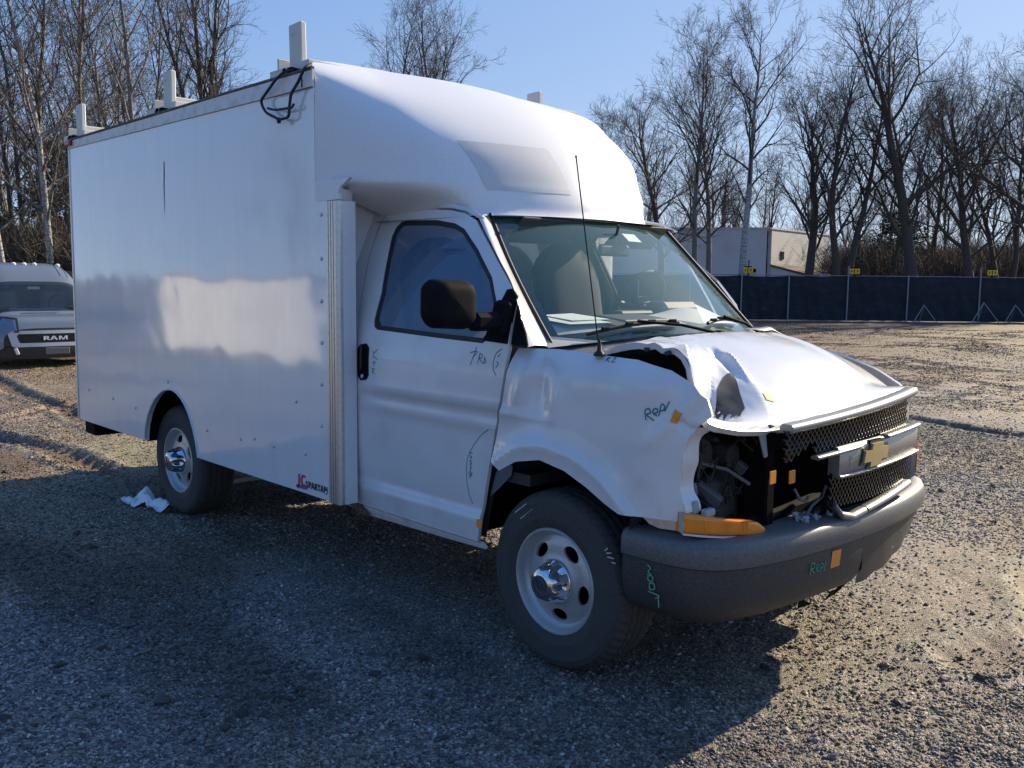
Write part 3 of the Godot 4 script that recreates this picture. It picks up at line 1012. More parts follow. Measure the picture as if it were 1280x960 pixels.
func evergreen(called: String, label: String, base: Vector3, h: float, w: float, sd: int) -> void:
	var r := RandomNumberGenerator.new()
	r.seed = sd
	var o := thing(called, label, "tree", base, 0.0, "evergreens among the bare trees")
	var t := MB.new()
	t.tube(PackedVector3Array([Vector3(0, -0.3, 0), Vector3(0, h * 0.5, 0), Vector3(0, h, 0)]), PackedFloat32Array([h * 0.022, h * 0.014, 0.02]), 8, false)
	part("trunk", t, M.bark, o)
	var c := MB.new()
	var b := MB.new()
	for k in 170:
		var f := pow(r.randf(), 0.8)
		var y := h * lerpf(0.06, 0.99, f)
		var reach := w * pow(sin(PI * clampf(0.12 + 0.88 * (1.0 - f), 0.0, 1.0) * 0.62), 0.9) * r.randf_range(0.55, 1.08) + 0.15
		var a := r.randf() * TAU
		var p0 := Vector3(0, y, 0)
		var p1 := p0 + Vector3(cos(a), r.randf_range(-0.05, 0.45), sin(a)) * reach
		b.tube(PackedVector3Array([p0, p1]), PackedFloat32Array([0.03, 0.008]), 3, false)
		var kk := int(26 * reach / w) + 8
		for s in kk:
			var q := p0.lerp(p1, lerpf(0.2, 1.05, r.randf())) + Vector3(r.randfn(), r.randfn() * 0.6, r.randfn()) * reach * 0.13
			var d := (p1 - p0).normalized() + Vector3(r.randfn(), r.randfn(), r.randfn()) * 0.7
			var u := d.normalized() * r.randf_range(0.14, 0.34)
			var vv := u.cross(Vector3(r.randfn(), r.randfn(), r.randfn())).normalized() * r.randf_range(0.03, 0.07)
			var g := r.randf_range(0.6, 1.5)
			c.col = Color(g * 1.1, g, g * 0.9)
			c.tri(q - vv, q + vv, q + u, Vector3.UP)
	part("branches", b, M.bark, o)
	stuff(part("crown", c, M.needles, o))

func undergrowth(called: String, label: String, lat0: float, lat1: float, d0: float, d1: float, count: int, tall: float, sd: int) -> void:
	var r := RandomNumberGenerator.new()
	r.seed = sd
	var mb := MB.new()
	for k in 16:       # one leafless bush: a fan of thin forked canes
		var a := r.randf() * TAU
		var d := Vector3(cos(a) * r.randf_range(0.1, 0.6), 1.0, sin(a) * r.randf_range(0.1, 0.6)).normalized()
		var p := Vector3(r.randfn(), 0, r.randfn()) * 0.12
		var pts := PackedVector3Array([p])
		for s in 3:
			d = (d + Vector3(r.randfn(), r.randfn() * 0.4, r.randfn()) * 0.2).normalized()
			p += d * 0.33
			pts.append(p)
			for e in 3:
				var q := p + (d + Vector3(r.randfn(), r.randfn(), r.randfn()) * 0.6).normalized() * r.randf_range(0.12, 0.32)
				mb.tube(PackedVector3Array([p, q]), PackedFloat32Array([0.0035, 0.002]), 3, false)
		mb.tube(pts, PackedFloat32Array([0.008, 0.006, 0.005, 0.003]), 3, false)
	var mm := MultiMesh.new()
	mm.transform_format = MultiMesh.TRANSFORM_3D
	mm.use_colors = true
	mm.mesh = mb.mesh()
	mm.instance_count = count
	for k in count:
		var p := ray_point(lerpf(lat0, lat1, r.randf()), lerpf(d0, d1, pow(r.randf(), 0.8)))
		var s := tall * r.randf_range(0.35, 1.0)
		mm.set_instance_transform(k, Transform3D(Basis(Vector3.UP, r.randf() * TAU).scaled(Vector3(s * 0.9, s, s * 0.9)), p))
		var g := r.randf_range(0.045, 0.13)
		mm.set_instance_color(k, Color(g * 1.22, g, g * 0.80))
	var o := MultiMeshInstance3D.new()
	o.name = numbered(called)
	o.multimesh = mm
	o.material_override = M.brush
	stuff(o)
	tag(o, label, "undergrowth")
	add_child(o)

# ------------------------------------------------------------------ the box van
const SIDE_Z := 1.115                          # half width of the box
var wave := FastNoiseLite.new()

func cab_z(y: float) -> float:
	return smooth_table([0.30, 0.46, 0.70, 0.95, 1.10, 1.33, 1.6, 1.98, 2.06], [0.945, 0.968, 0.998, 1.006, 1.005, 0.985, 0.91, 0.745, 0.705], y)

func door_at(x: float, y: float) -> Vector3:
	var z := cab_z(y)
	z += 0.010 * exp(-pow((y - 1.085) / 0.018, 2.0)) - 0.006 * exp(-pow((y - 1.045) / 0.025, 2.0)) + 0.006 * exp(-pow((y - 1.003) / 0.014, 2.0))   # the two swage lines
	z += 0.008 * smoothstep(0.60, 0.585, y)
	z += 0.0016 * wave.get_noise_2d(x * 2.2, y * 2.2)
	return Vector3(x, y, z)

func fender_at(x: float, y: float) -> Vector3:
	var z := cab_z(y)
	z -= 0.42 * pow(maxf(0.0, x - 0.36), 1.7)                       # wraps towards the front
	z -= 1.6 * pow(maxf(0.0, y - 1.25), 1.6)                        # rolls in at the top
	var d := Vector2(x - 0.02, (y - 0.40) * 0.96).length()
	z += 0.022 * smoothstep(0.578, 0.535, d) + 0.012 * exp(-pow((d - 0.56) / 0.05, 2.0))    # wheel arch lip
	z += 0.008 * exp(-pow((y - 1.075) / 0.02, 2.0)) * smoothstep(0.15, -0.25, x)
	# creases where the wing was pushed back
	z += 0.016 * exp(-pow((x + 0.145 + (1.25 - y) * 0.35) / 0.040, 2.0)) * exp(-pow((y - 1.22) / 0.13, 2.0))
	z -= 0.020 * exp(-pow((x + 0.055 + (1.25 - y) * 0.10) / 0.050, 2.0)) * exp(-pow((y - 1.20) / 0.11, 2.0))
	z += 0.012 * exp(-pow((x - 0.045) / 0.06, 2.0)) * exp(-pow((y - 1.16) / 0.12, 2.0))
	z += 0.010 * exp(-pow((x + 0.12) / 0.12, 2.0)) * exp(-pow((y - 0.99 - x * 0.2) / 0.025, 2.0))
	z += 0.014 * wave.get_noise_2d(x * 3.0 + 20.0, y * 3.0) * smoothstep(0.35, 0.7, x)
	z += 0.012 * tri_wave((x - 0.60 - (y - 1.14) * 0.9) / 0.045) * smoothstep(0.98, 1.10, y) - 0.010 * tri_wave((y - 1.115 + (x - 0.66) * 0.4) / 0.02) * smoothstep(0.56, 0.62, x)
	return Vector3(x, y, z)

func hood_at(x: float, z: float) -> Vector3:
	var az := absf(z)
	var xx := x + 0.10 * z * z
	var y := smooth_table([0.0, 0.2, 0.35, 0.5, 0.62, 0.70, 0.755, 0.785, 0.805, 0.815], [1.425, 1.402, 1.370, 1.314, 1.248, 1.190, 1.142, 1.108, 1.072, 1.03], xx)
	y -= 0.085 * pow(az / 0.88, 2.4) * (1.0 if z > 0.0 else 1.25)
	y += 0.012 * exp(-pow((az - 0.46) / 0.05, 2.0)) * smoothstep(0.8, 0.3, x)
	if z > 0.2:                                                    # the near corner is buckled up and folded, in sharp creases
		var d1 := (x - 0.42) * -0.52 + (z - 0.33) * 0.855           # past the long crease the sheet falls away
		var dp := (x - 0.56) * -0.676 + (z - 0.68) * 0.737          # past the pinch it rears up to its edge
		y -= 0.26 * clampf(d1, 0.0, 0.24) * smoothstep(0.34, 0.50, x)
		var w := lerpf(clampf((z - 0.42) / 0.46, 0.0, 1.0), clampf((dp + 0.015) / 0.13, 0.0, 1.0), smoothstep(0.42, 0.58, x))
		y += (lerp_table([0.05, 0.2, 0.35, 0.47, 0.60, 0.66, 0.70, 0.74, 0.80], [0.02, 0.07, 0.15, 0.235, 0.235, 0.19, 0.135, 0.08, 0.0], x) + 0.06 * smoothstep(0.45, 0.55, x) * smoothstep(0.80, 0.70, x)) * w
		y -= 0.042 * tri_wave(dp / 0.028) * clampf((x - 0.50) / 0.06, 0.0, 1.0) * clampf((0.72 - x) / 0.05, 0.0, 1.0)
		var dv := (x - 0.342) * -0.474 + (z - 0.351) * 0.880
		y -= 0.030 * tri_wave((dv - 0.004) / 0.030) * clampf((x - 0.32) / 0.06, 0.0, 1.0) * clampf((0.56 - x) / 0.10, 0.0, 1.0)
		y += 0.030 * tri_wave((dv + 0.036) / 0.018) * clampf((x - 0.38) / 0.06, 0.0, 1.0) * clampf((0.60 - x) / 0.12, 0.0, 1.0)
		y += 0.020 * tri_wave((x - 0.475 + (z - 0.80) * 0.35) / 0.035) * clampf((z - 0.55) / 0.15, 0.0, 1.0)
		y -= 0.014 * tri_wave((x - 0.60 - (z - 0.80) * 0.8) / 0.030) * clampf((z - 0.72) / 0.06, 0.0, 1.0)
		y += 0.0035 * wave.get_noise_2d(x * 9.0, z * 9.0) * clampf(d1 / 0.1, 0.0, 1.0)
	var e := smooth_table([-0.9, -0.76, -0.64, -0.44, 0.0, 0.44, 0.60, 0.74, 0.86, 0.92], [0.70, 0.735, 0.757, 0.780, 0.80, 0.780, 0.762, 0.742, 0.722, 0.70], z) - x     # how far behind the front lip
	var lip := smooth_table([-0.85, -0.5, -0.2, 0.156, 0.47, 0.69, 0.86, 0.93], [1.125, 1.140, 1.128, 1.106, 1.090, 1.098, 1.128, 1.158], z)
	y = lerpf(y, lip + e * 0.72 - 0.012 * smoothstep(0.02, 0.0, e), smoothstep(0.13, 0.02, e))
	return Vector3(x, y, z)

func tri_wave(t: float) -> float:
	return maxf(0.0, 1.08 - sqrt(t * t + 0.018))

func side_at(x: float, y: float) -> Vector3:
	return Vector3(x, y, SIDE_Z + 0.0030 * wave.get_noise_2d(x * 0.8, y * 0.6) + 0.0007 * wave.get_noise_2d(x * 4.0, y * 4.0))

func front_x(z: float, xc: float, k := 0.14) -> float:
	return xc - k * minf(z * z, 1.3)

# outline of the bulbous roof front, level by level: height, front x, ridge x and z, half width, back x
const CAP := [[1.955, -0.63, -0.775, 0.665, 0.7, -1.5], [1.985, -0.65, -0.8, 0.66, 0.76, -1.5], [2.03, -0.665, -0.825, 0.665, 0.88, -1.52], [2.075, -0.685, -0.845, 0.67, 1.03, -1.54], [2.105, -0.7, -0.86, 0.675, 1.1, -1.56], [2.13, -0.715, -0.875, 0.68, 1.116, -1.56], [2.2, -0.755, -0.915, 0.69, 1.116, -1.56], [2.3, -0.83, -0.98, 0.735, 1.116, -1.56], [2.4, -0.925, -1.07, 0.765, 1.116, -1.56], [2.5, -1.04, -1.19, 0.77, 1.115, -1.56], [2.58, -1.16, -1.31, 0.75, 1.112, -1.56], [2.645, -1.285, -1.43, 0.72, 1.105, -1.57], [2.7, -1.41, -1.545, 0.68, 1.085, -1.62], [2.75, -1.54, -1.66, 0.63, 1.04, -1.7], [2.79, -1.66, -1.76, 0.57, 0.95, -1.79], [2.82, -1.77, -1.84, 0.48, 0.8, -1.86], [2.835, -1.84, -1.88, 0.36, 0.55, -1.89]]
func cap_level(t: float) -> Array:
	var f := clampf(t, 0.0, 1.0) * (CAP.size() - 1)
	var i := mini(int(f), CAP.size() - 2)
	var r := []
	for k in 6:
		var c0: float = CAP[maxi(i - 1, 0)][k]
		var c1: float = CAP[i][k]
		var c2: float = CAP[i + 1][k]
		var c3: float = CAP[mini(i + 2, CAP.size() - 1)][k]
		r.append(hermite(c1, c2, (c2 - c0) * 0.5, (c3 - c1) * 0.5, f - i))
	return r
func cap_plan(l: Array, h: float) -> Vector2:               # h 0 at the near back corner, 0.3 at the ridge, 0.5 in the middle of the front
	var r := Vector2(l[2], l[3])
	if h < 0.3:
		var a := Vector2(l[5], l[4])
		var q := h / 0.3
		var c := Vector2(lerpf(a.x, r.x, 0.66), lerpf(a.y, r.y, 0.22))
		return a * (1 - q) * (1 - q) + c * 2 * q * (1 - q) + r * q * q
	var q2 := (h - 0.3) / 0.2
	return r * (1 - q2) * (1 - q2) + Vector2(l[1], l[3] * 0.40) * 2 * q2 * (1 - q2) + Vector2(l[1], 0) * q2 * q2
func cap_at(u: float, t: float, off := 0.0) -> Vector3:     # u 0..1 from the near back corner round the front to the far one
	var l := cap_level(t)
	var h := minf(u, 1.0 - u)
	var acc := Vector2.ZERO
	for k in [[-0.04, 0.2], [-0.02, 0.25], [0.0, 0.1], [0.02, 0.25], [0.04, 0.2]]:
		var hh: float = h + k[0] * minf(1.0, h / 0.04)
		var s := 1.0
		if hh > 0.5:
			hh = 1.0 - hh
			s = -1.0
		var q := cap_plan(l, hh)
		acc += Vector2(q.x, q.y * s) * k[1]
	var p := Vector3(acc.x, l[0], acc.y * (1.0 if u <= 0.5 else -1.0))
	if off != 0.0:
		var q := (cap_at(u + 0.004, t) - cap_at(u - 0.004, t)).cross(cap_at(u, t + 0.008) - cap_at(u, t - 0.008)).normalized()
		if q.dot(Vector3(1, 0.3, p.z)) < 0.0: q = -q
		p += q * off
	return p

func cut(p: PackedVector2Array, hole: PackedVector2Array) -> PackedVector2Array:
	var best := PackedVector2Array()
	for q in Geometry2D.clip_polygons(p, hole):
		if (q as PackedVector2Array).size() > best.size(): best = q
	return best

func mirror_z(f: Callable) -> Callable:
	return func(x: float, y: float) -> Vector3:
		var p: Vector3 = f.call(x, y)
		return Vector3(p.x, p.y, -p.z)

func inner(f: Callable, d: float) -> Callable:
	return func(x: float, y: float) -> Vector3:
		return (f.call(x, y) as Vector3) - Vector3(0, 0, d)

const DOOR := [-1.446, 2.0, -1.487, 1.95, -1.477, 1.762, -1.438, 1.59, -1.41, 1.446, -1.386, 1.34, -1.390, 1.22, -1.424, 0.995, -1.424, 0.66, -1.436, 0.49, -1.42, 0.463, -0.75, 0.456, -0.455, 0.456, -0.39, 0.671, -0.33, 0.891, -0.293, 1.07, -0.265, 1.254, -0.253, 1.345, -0.28, 1.584, -0.465, 1.73, -0.708, 1.925, -0.81, 1.962, -0.93, 1.984, -1.19, 2.001]
const GLASS := [-1.335, 1.937, -1.266, 1.943, -1.014, 1.935, -0.859, 1.912, -0.774, 1.882, -0.625, 1.782, -0.467, 1.652, -0.360, 1.50, -0.40, 1.362, -0.755, 1.371, -1.246, 1.388, -1.273, 1.416, -1.268, 1.569, -1.345, 1.86]
const PILLAR := [-1.452, 2.008, -1.62, 2.01, -1.62, 1.9, -1.62, 0.47, -1.442, 0.468, -1.450, 0.49, -1.436, 0.66, -1.436, 0.998, -1.402, 1.22, -1.397, 1.34, -1.421, 1.45, -1.449, 1.59, -1.488, 1.762, -1.499, 1.95]
const FENDER := [-0.240, 1.352, -0.252, 1.254, -0.280, 1.07, -0.316, 0.895, -0.318, 0.862, -0.262, 0.826, -0.162, 0.880, -0.02, 0.908, 0.117, 0.884, 0.233, 0.838, 0.333, 0.788, 0.40, 0.762, 0.64, 0.765, 0.652, 0.80, 0.628, 0.89, 0.642, 1.02, 0.662, 1.085, 0.70, 1.135, 0.735, 1.165, 0.715, 1.222, 0.658, 1.272, 0.565, 1.316, 0.412, 1.345, 0.254, 1.350, 0.127, 1.357, -0.01, 1.360]

func make_box_van() -> void:
	wave.seed = 12
	wave.frequency = 0.9
	wave.fractal_octaves = 2
	var v := thing("box_van", "white box van with rounded roof front, crushed front corner and missing headlight", "box van")
	van_box(v)
	van_cap(v)
	van_cab(v)
	van_hood_front(v)
	van_interior(v)
	van_under(v)
	van_rack(v)
	for w in [["front_wheel", Vector3(0, 0.383, 0.945), -0.01, false], ["rear_wheel", Vector3(-3.5355, 0.383, 1.005), 0.0, false], ["front_wheel", Vector3(0, 0.383, -0.955), PI + 0.01, true], ["rear_wheel", Vector3(-3.5355, 0.383, -1.005), PI, true]]:
		wheel(v, w[0], w[1], w[2], w[3], 2.29 if w[0] == "front_wheel" else 1.75)

func sheet(called: String, poly_: PackedVector2Array, holes: Array, f: Callable, cell: float, out: Vector3, mat: Material, parent: Node, ret := 0.018) -> MeshInstance3D:
	var mb := MB.new()
	mb.panel(poly_, holes, f, cell, out, ret)
	return part(called, mb, mat, parent)

func van_box(v: Node3D) -> void:
	var out := Vector3(0, 0, 1)
	var arch := poly([-3.855, 0.40, -3.849, 0.51, -3.825, 0.60, -3.775, 0.69, -3.712, 0.757, -3.64, 0.815, -3.57, 0.855, -3.50, 0.882, -3.43, 0.896, -3.36, 0.898, -3.295, 0.884, -3.235, 0.858, -3.18, 0.822, -3.135, 0.780, -3.095, 0.73, -3.06, 0.672, -3.032, 0.61, -3.012, 0.55, -2.999, 0.493, -2.995, 0.40])
	var body := sheet("side_panel", cut(poly([-5.165, 0.497, -1.458, 0.487, -1.458, 2.03, -1.562, 2.03, -1.562, 2.60, -5.135, 2.632]), arch), [], side_at, 0.12, out, M.panel, v, 0.03)
	# lip of the wheel opening
	var lp := MB.new()
	var pts := []
	for q in arch:
		if q.y > 0.49: pts.append(Vector3(q.x, q.y, SIDE_Z + 0.001))
	lp.wire(pts, 0.008, 6)
	part("wheel_opening_lip", lp, M.rail_white, body)
	# the far side, roof, back and front wall of the box
	sheet("side_panel", cut(poly([-5.165, 0.497, -1.46, 0.487, -1.46, 2.03, -1.72, 2.03, -1.72, 2.60, -5.135, 2.632]), arch), [], mirror_z(side_at), 0.3, -out, M.panel, v, 0.03)
	var rf := MB.new()
	rf.box(at(Vector3(-3.45, 2.668, 0)), Vector3(3.36, 0.035, 2.18), 0.008)
	part("roof", rf, M.rail_white, v)
	var bk := MB.new()
	bk.box(at(Vector3(-5.13, 1.55, 0)), Vector3(0.04, 2.10, 2.18))
	part("rear_wall", bk, M.panel, v)
	var fl := MB.new()
	fl.box(at(Vector3(-3.35, 0.56, 0)), Vector3(3.5, 0.10, 1.2))
	for z in [0.84, -0.84]:
		fl.box(at(Vector3(-4.49, 0.56, z)), Vector3(1.2, 0.10, 0.48))
		fl.box(at(Vector3(-2.27, 0.56, z)), Vector3(1.3, 0.10, 0.48))
	part("floor", fl, M.void_black, v)
	# front bulkhead with the arch through to the load space
	var bh := MB.new()
	var walk := poly([-0.36, 0.75, 0.36, 0.75, 0.36, 1.62, 0.33, 1.74, 0.26, 1.83, 0.16, 1.885, 0.0, 1.905, -0.16, 1.885, -0.26, 1.83, -0.33, 1.74, -0.36, 1.62])
	bh.panel(poly([-1.10, 0.49, 1.10, 0.49, 1.10, 2.10, -1.10, 2.10]), [walk], func(x: float, y: float) -> Vector3: return Vector3(-1.575, y, x), 0.4, Vector3.RIGHT, 0.04)
	part("bulkhead", bh, M.panel, v)
	# upper rail with its dirty top edge
	var rl := MB.new()
	rl.panel(poly([-5.145, 2.634, -1.562, 2.602, -1.562, 2.688, -5.125, 2.694]), [], func(x: float, y: float) -> Vector3: return Vector3(x, y, SIDE_Z + 0.010), 0.6, out, 0.012)
	var rail := part("upper_rail", rl, M.rail_white, v)
	var re := MB.new()
	re.wire([Vector3(-5.13, 2.697, SIDE_Z + 0.004), Vector3(-4.0, 2.697, SIDE_Z + 0.005), Vector3(-2.6, 2.694, SIDE_Z + 0.003), Vector3(-1.565, 2.692, SIDE_Z + 0.004)], 0.011, 6)
	part("rusty_edge", re, M.rust_edge, rail)
	var mk := MB.new()
	mk.box(at(Vector3(-1.66, 2.636, SIDE_Z + 0.0125)), Vector3(0.006, 0.05, 0.003))
	mk.box(at(Vector3(-1.74, 2.60, SIDE_Z + 0.0115)), Vector3(0.34, 0.004, 0.003))
	part("seam", mk, M.bare_metal, rail)
	# rear edge trim
	var rt := MB.new()
	rt.box(Transform3D(Basis(Vector3.FORWARD, 0.013), Vector3(-5.153, 1.565, SIDE_Z + 0.002)), Vector3(0.022, 2.13, 0.012), 0.003)
	part("rear_trim", rt, M.aluminium, v)
	# front corner trim: aluminium angle, its face on the side and its return towards the cab
	var ct := MB.new()
	var angle := func(s: float, y: float) -> Vector3:
		if s < 0.083: return Vector3(-1.455 + s, y, SIDE_Z + 0.006)
		if s < 0.112:
			var a := (s - 0.083) / 0.029 * PI * 0.5
			return Vector3(-1.372 + sin(a) * 0.0185, y, SIDE_Z + 0.006 - (1.0 - cos(a)) * 0.0185)
		return Vector3(-1.3535, y, SIDE_Z - 0.0125 - (s - 0.112))
	ct.panel(poly([0.0, 0.484, 0.083, 0.484, 0.100, 0.484, 0.112, 0.484, 0.124, 0.484, 0.124, 2.026, 0.112, 2.026, 0.100, 2.026, 0.083, 2.026, 0.0, 2.026]), [], angle, 0.0095, Vector3(0.6, 0, 0.8))
	var trim := part("corner_trim", ct, M.aluminium, v)
	var gr := MB.new()
	for k in 3:
		gr.box(at(Vector3(-1.437 + k * 0.022, 1.255, SIDE_Z + 0.0062)), Vector3(0.003, 1.54, 0.0016))
	part("groove", gr, M.engine_grey, trim)
	var rt2 := MB.new()
	rt2.panel(poly([0.124, 0.484, 0.20, 0.484, 0.20, 2.026, 0.124, 2.026]), [], angle, 0.1, Vector3.RIGHT)
	part("return_face", rt2, M.fiberglass, trim)
	var inr := MB.new()
	inr.box(at(Vector3(-1.44, 1.255, 1.02)), Vector3(0.17, 1.54, 0.012))
	part("return_panel", inr, M.fiberglass, trim)
	# rivets and screws
	var rv := MB.new()
	rv.lathe([Vector2(0.011, -0.002), Vector2(0.011, 0.002), Vector2(0.0085, 0.006), Vector2(0.0001, 0.0085)], Transform3D.IDENTITY, 8)
	var rmesh := rv.mesh()
	var spots := [-1.507, 1.963, -1.512, 1.741, -1.517, 1.525, -1.517, 1.311, -1.524, 1.094, -1.529, 0.877, -1.694, 0.705, -1.492, 0.527, -4.92, 0.756, -4.42, 0.735, -4.0, 0.712, -3.43, 0.945, -2.86, 0.688, -2.42, 0.69, -2.03, 0.70, -2.25, 0.715, -1.78, 0.98]
	for k in range(0, spots.size(), 2):
		var r := part("rivet", rmesh, M.rivet, body)
		r.position = side_at(spots[k], spots[k + 1])
	# lettering at the lower front corner and the scrape high on the side
	var lt := text_mesh("JC", 0.062, true)
	place_text(part("lettering", lt, M.print_red, body), Vector3(-1.735, 0.553, SIDE_Z + 0.0030))
	place_text(part("lettering", text_mesh("MADISON", 0.017, true), M.print_blue, body), Vector3(-1.735, 0.517, SIDE_Z + 0.0030))
	place_text(part("lettering", text_mesh("SPARTAN", 0.036, true), M.print_black, body), Vector3(-1.585, 0.540, SIDE_Z + 0.0030))
	var sc := MB.new()
	sc.panel(poly([-3.388, 2.39, -3.376, 2.385, -3.378, 2.31, -3.388, 2.24, -3.394, 2.05, -3.397, 2.05, -3.402, 2.235, -3.394, 2.30]), [], func(x: float, y: float) -> Vector3: return side_at(x, y) + Vector3(0, 0, 0.001), 0.1, out)
	part("scrape", sc, M.bare_metal, body)
	# loose cable hanging from the roof edge
	var cb := MB.new()
	var path := Curve3D.new()
	for q in [Vector3(-1.79, 2.72, 1.10), Vector3(-1.80, 2.70, 1.15), Vector3(-1.89, 2.665, 1.155), Vector3(-1.985, 2.62, 1.15), Vector3(-2.035, 2.585, 1.15), Vector3(-1.98, 2.523, 1.155), Vector3(-1.90, 2.488, 1.15), Vector3(-1.837, 2.468, 1.155), Vector3(-1.76, 2.473, 1.15), Vector3(-1.744, 2.52, 1.15), Vector3(-1.715, 2.58, 1.155), Vector3(-1.655, 2.632, 1.15), Vector3(-1.60, 2.69, 1.145), Vector3(-1.61, 2.72, 1.10)]:
		path.add_point(q)
	smooth_curve(path, 0.3)
	cb.wire(Array(path.tessellate(3, 4)), 0.0078, 6)
	cb.wire([Vector3(-1.965, 2.541, 1.152), Vector3(-1.90, 2.525, 1.156), Vector3(-1.861, 2.519, 1.156), Vector3(-1.715, 2.513, 1.152), Vector3(-1.700, 2.53, 1.15)], 0.0068, 6)
	cb.wire([Vector3(-1.85, 2.475, 1.155), Vector3(-1.842, 2.452, 1.155)], 0.012, 6)
	part("hanging_cable", cb, M.black_rubber, v)
	# lamps, rear bumper
	var ml := MB.new()
	ml.box(at(Vector3(-5.09, 2.672, SIDE_Z + 0.022)), Vector3(0.12, 0.045, 0.03), 0.01)
	part("marker_lamp", ml, M.marker_red, v)
	var rr := MB.new()
	rr.box(at(Vector3(-5.172, 0.60, SIDE_Z - 0.03)), Vector3(0.016, 0.10, 0.05), 0.004)
	part("rear_reflector", rr, M.marker_red, v)
	var rb := MB.new()
	rb.box(at(Vector3(-5.10, 0.43, 0)), Vector3(0.22, 0.12, 2.12), 0.015)
	part("rear_bumper", rb, M.black_plastic, v)

func smooth_curve(c: Curve3D, k: float) -> void:
	for i in c.point_count:
		var a := c.get_point_position(maxi(i - 1, 0))
		var b := c.get_point_position(mini(i + 1, c.point_count - 1))
		c.set_point_in(i, (a - b) * k * 0.5)
		c.set_point_out(i, (b - a) * k * 0.5)

func text_mesh(s: String, h: float, bold := false) -> TextMesh:
	var f := SystemFont.new()
	f.font_names = PackedStringArray(["Droid Sans"])
	if bold: f.font_weight = 700
	var t := TextMesh.new()
	t.text = s
	t.font = f
	t.font_size = 64
	t.pixel_size = h / 46.0
	t.depth = 0.0012
	return t

func place_text(o: MeshInstance3D, p: Vector3, turn := Vector3.ZERO) -> void:
	o.position = p
	o.rotation = turn

func van_cap(v: Node3D) -> void:
	var mb := MB.new()
	mb.grid(func(u: float, t: float) -> Vector3:
		# crowd the samples round the corners
		var uu := u
		return cap_at(uu, t), 96, 48)
	# close the top and give it its flange down to the corner trim
	var top := PackedVector3Array()
	for k in 41: top.append(cap_at(k / 40.0, 1.0))
	for k in 40: mb.tri(Vector3(-1.88, 2.838, 0), top[k], top[k + 1], Vector3.UP)
	var cap := part("roof_fairing", mb, M.fiberglass, v)
	var fm := MB.new()
	fm.panel(poly([-1.562, 2.03, -1.352, 2.03, -1.352, 2.06, -1.335, 2.09, -1.30, 2.104, -1.25, 2.13, -1.562, 2.13]), [], func(x: float, y: float) -> Vector3: return Vector3(x, y, SIDE_Z + 0.002), 0.1, Vector3.BACK, 0.02)
	fm.quad(Vector3(-1.352, 2.03, 1.116), Vector3(-1.352, 2.085, 1.116), Vector3(-1.40, 2.085, 1.0), Vector3(-1.40, 2.03, 1.0), Vector3.RIGHT)
	part("flange", fm, M.fiberglass, cap)
	# ghost of an old sign on the front
	var dg := MB.new()
	dg.grid(func(u: float, t: float) -> Vector3:
		return cap_at(lerpf(0.315, 0.455, u), lerpf(0.20, 0.455, t), 0.0015), 16, 10)
	part("decal_ghost", dg, M.decal_ghost, cap)
	# drip lip above the windshield
	var lp := MB.new()
	var pts := []
	for k in 61: pts.append(cap_at(lerpf(0.10, 0.90, k / 60.0), 0.0, 0.004) - Vector3(0, 0.004, 0))
	lp.wire(pts, 0.011, 6)
	part("drip_lip", lp, M.fiberglass, cap)
	var sl := MB.new()
	var p2 := []
	for k in 61: p2.append(cap_at(lerpf(0.08, 0.92, k / 60.0), 0.0, 0.002) - Vector3(0, 0.017, 0))
	sl.wire(p2, 0.007, 6)
	part("sealant", sl, M.black_rubber, cap)
	var fk := MB.new()
	fk.lathe([Vector2(0.006, 0.0), Vector2(0.0045, 0.002), Vector2(0.0001, 0.003)], Transform3D.IDENTITY, 6)

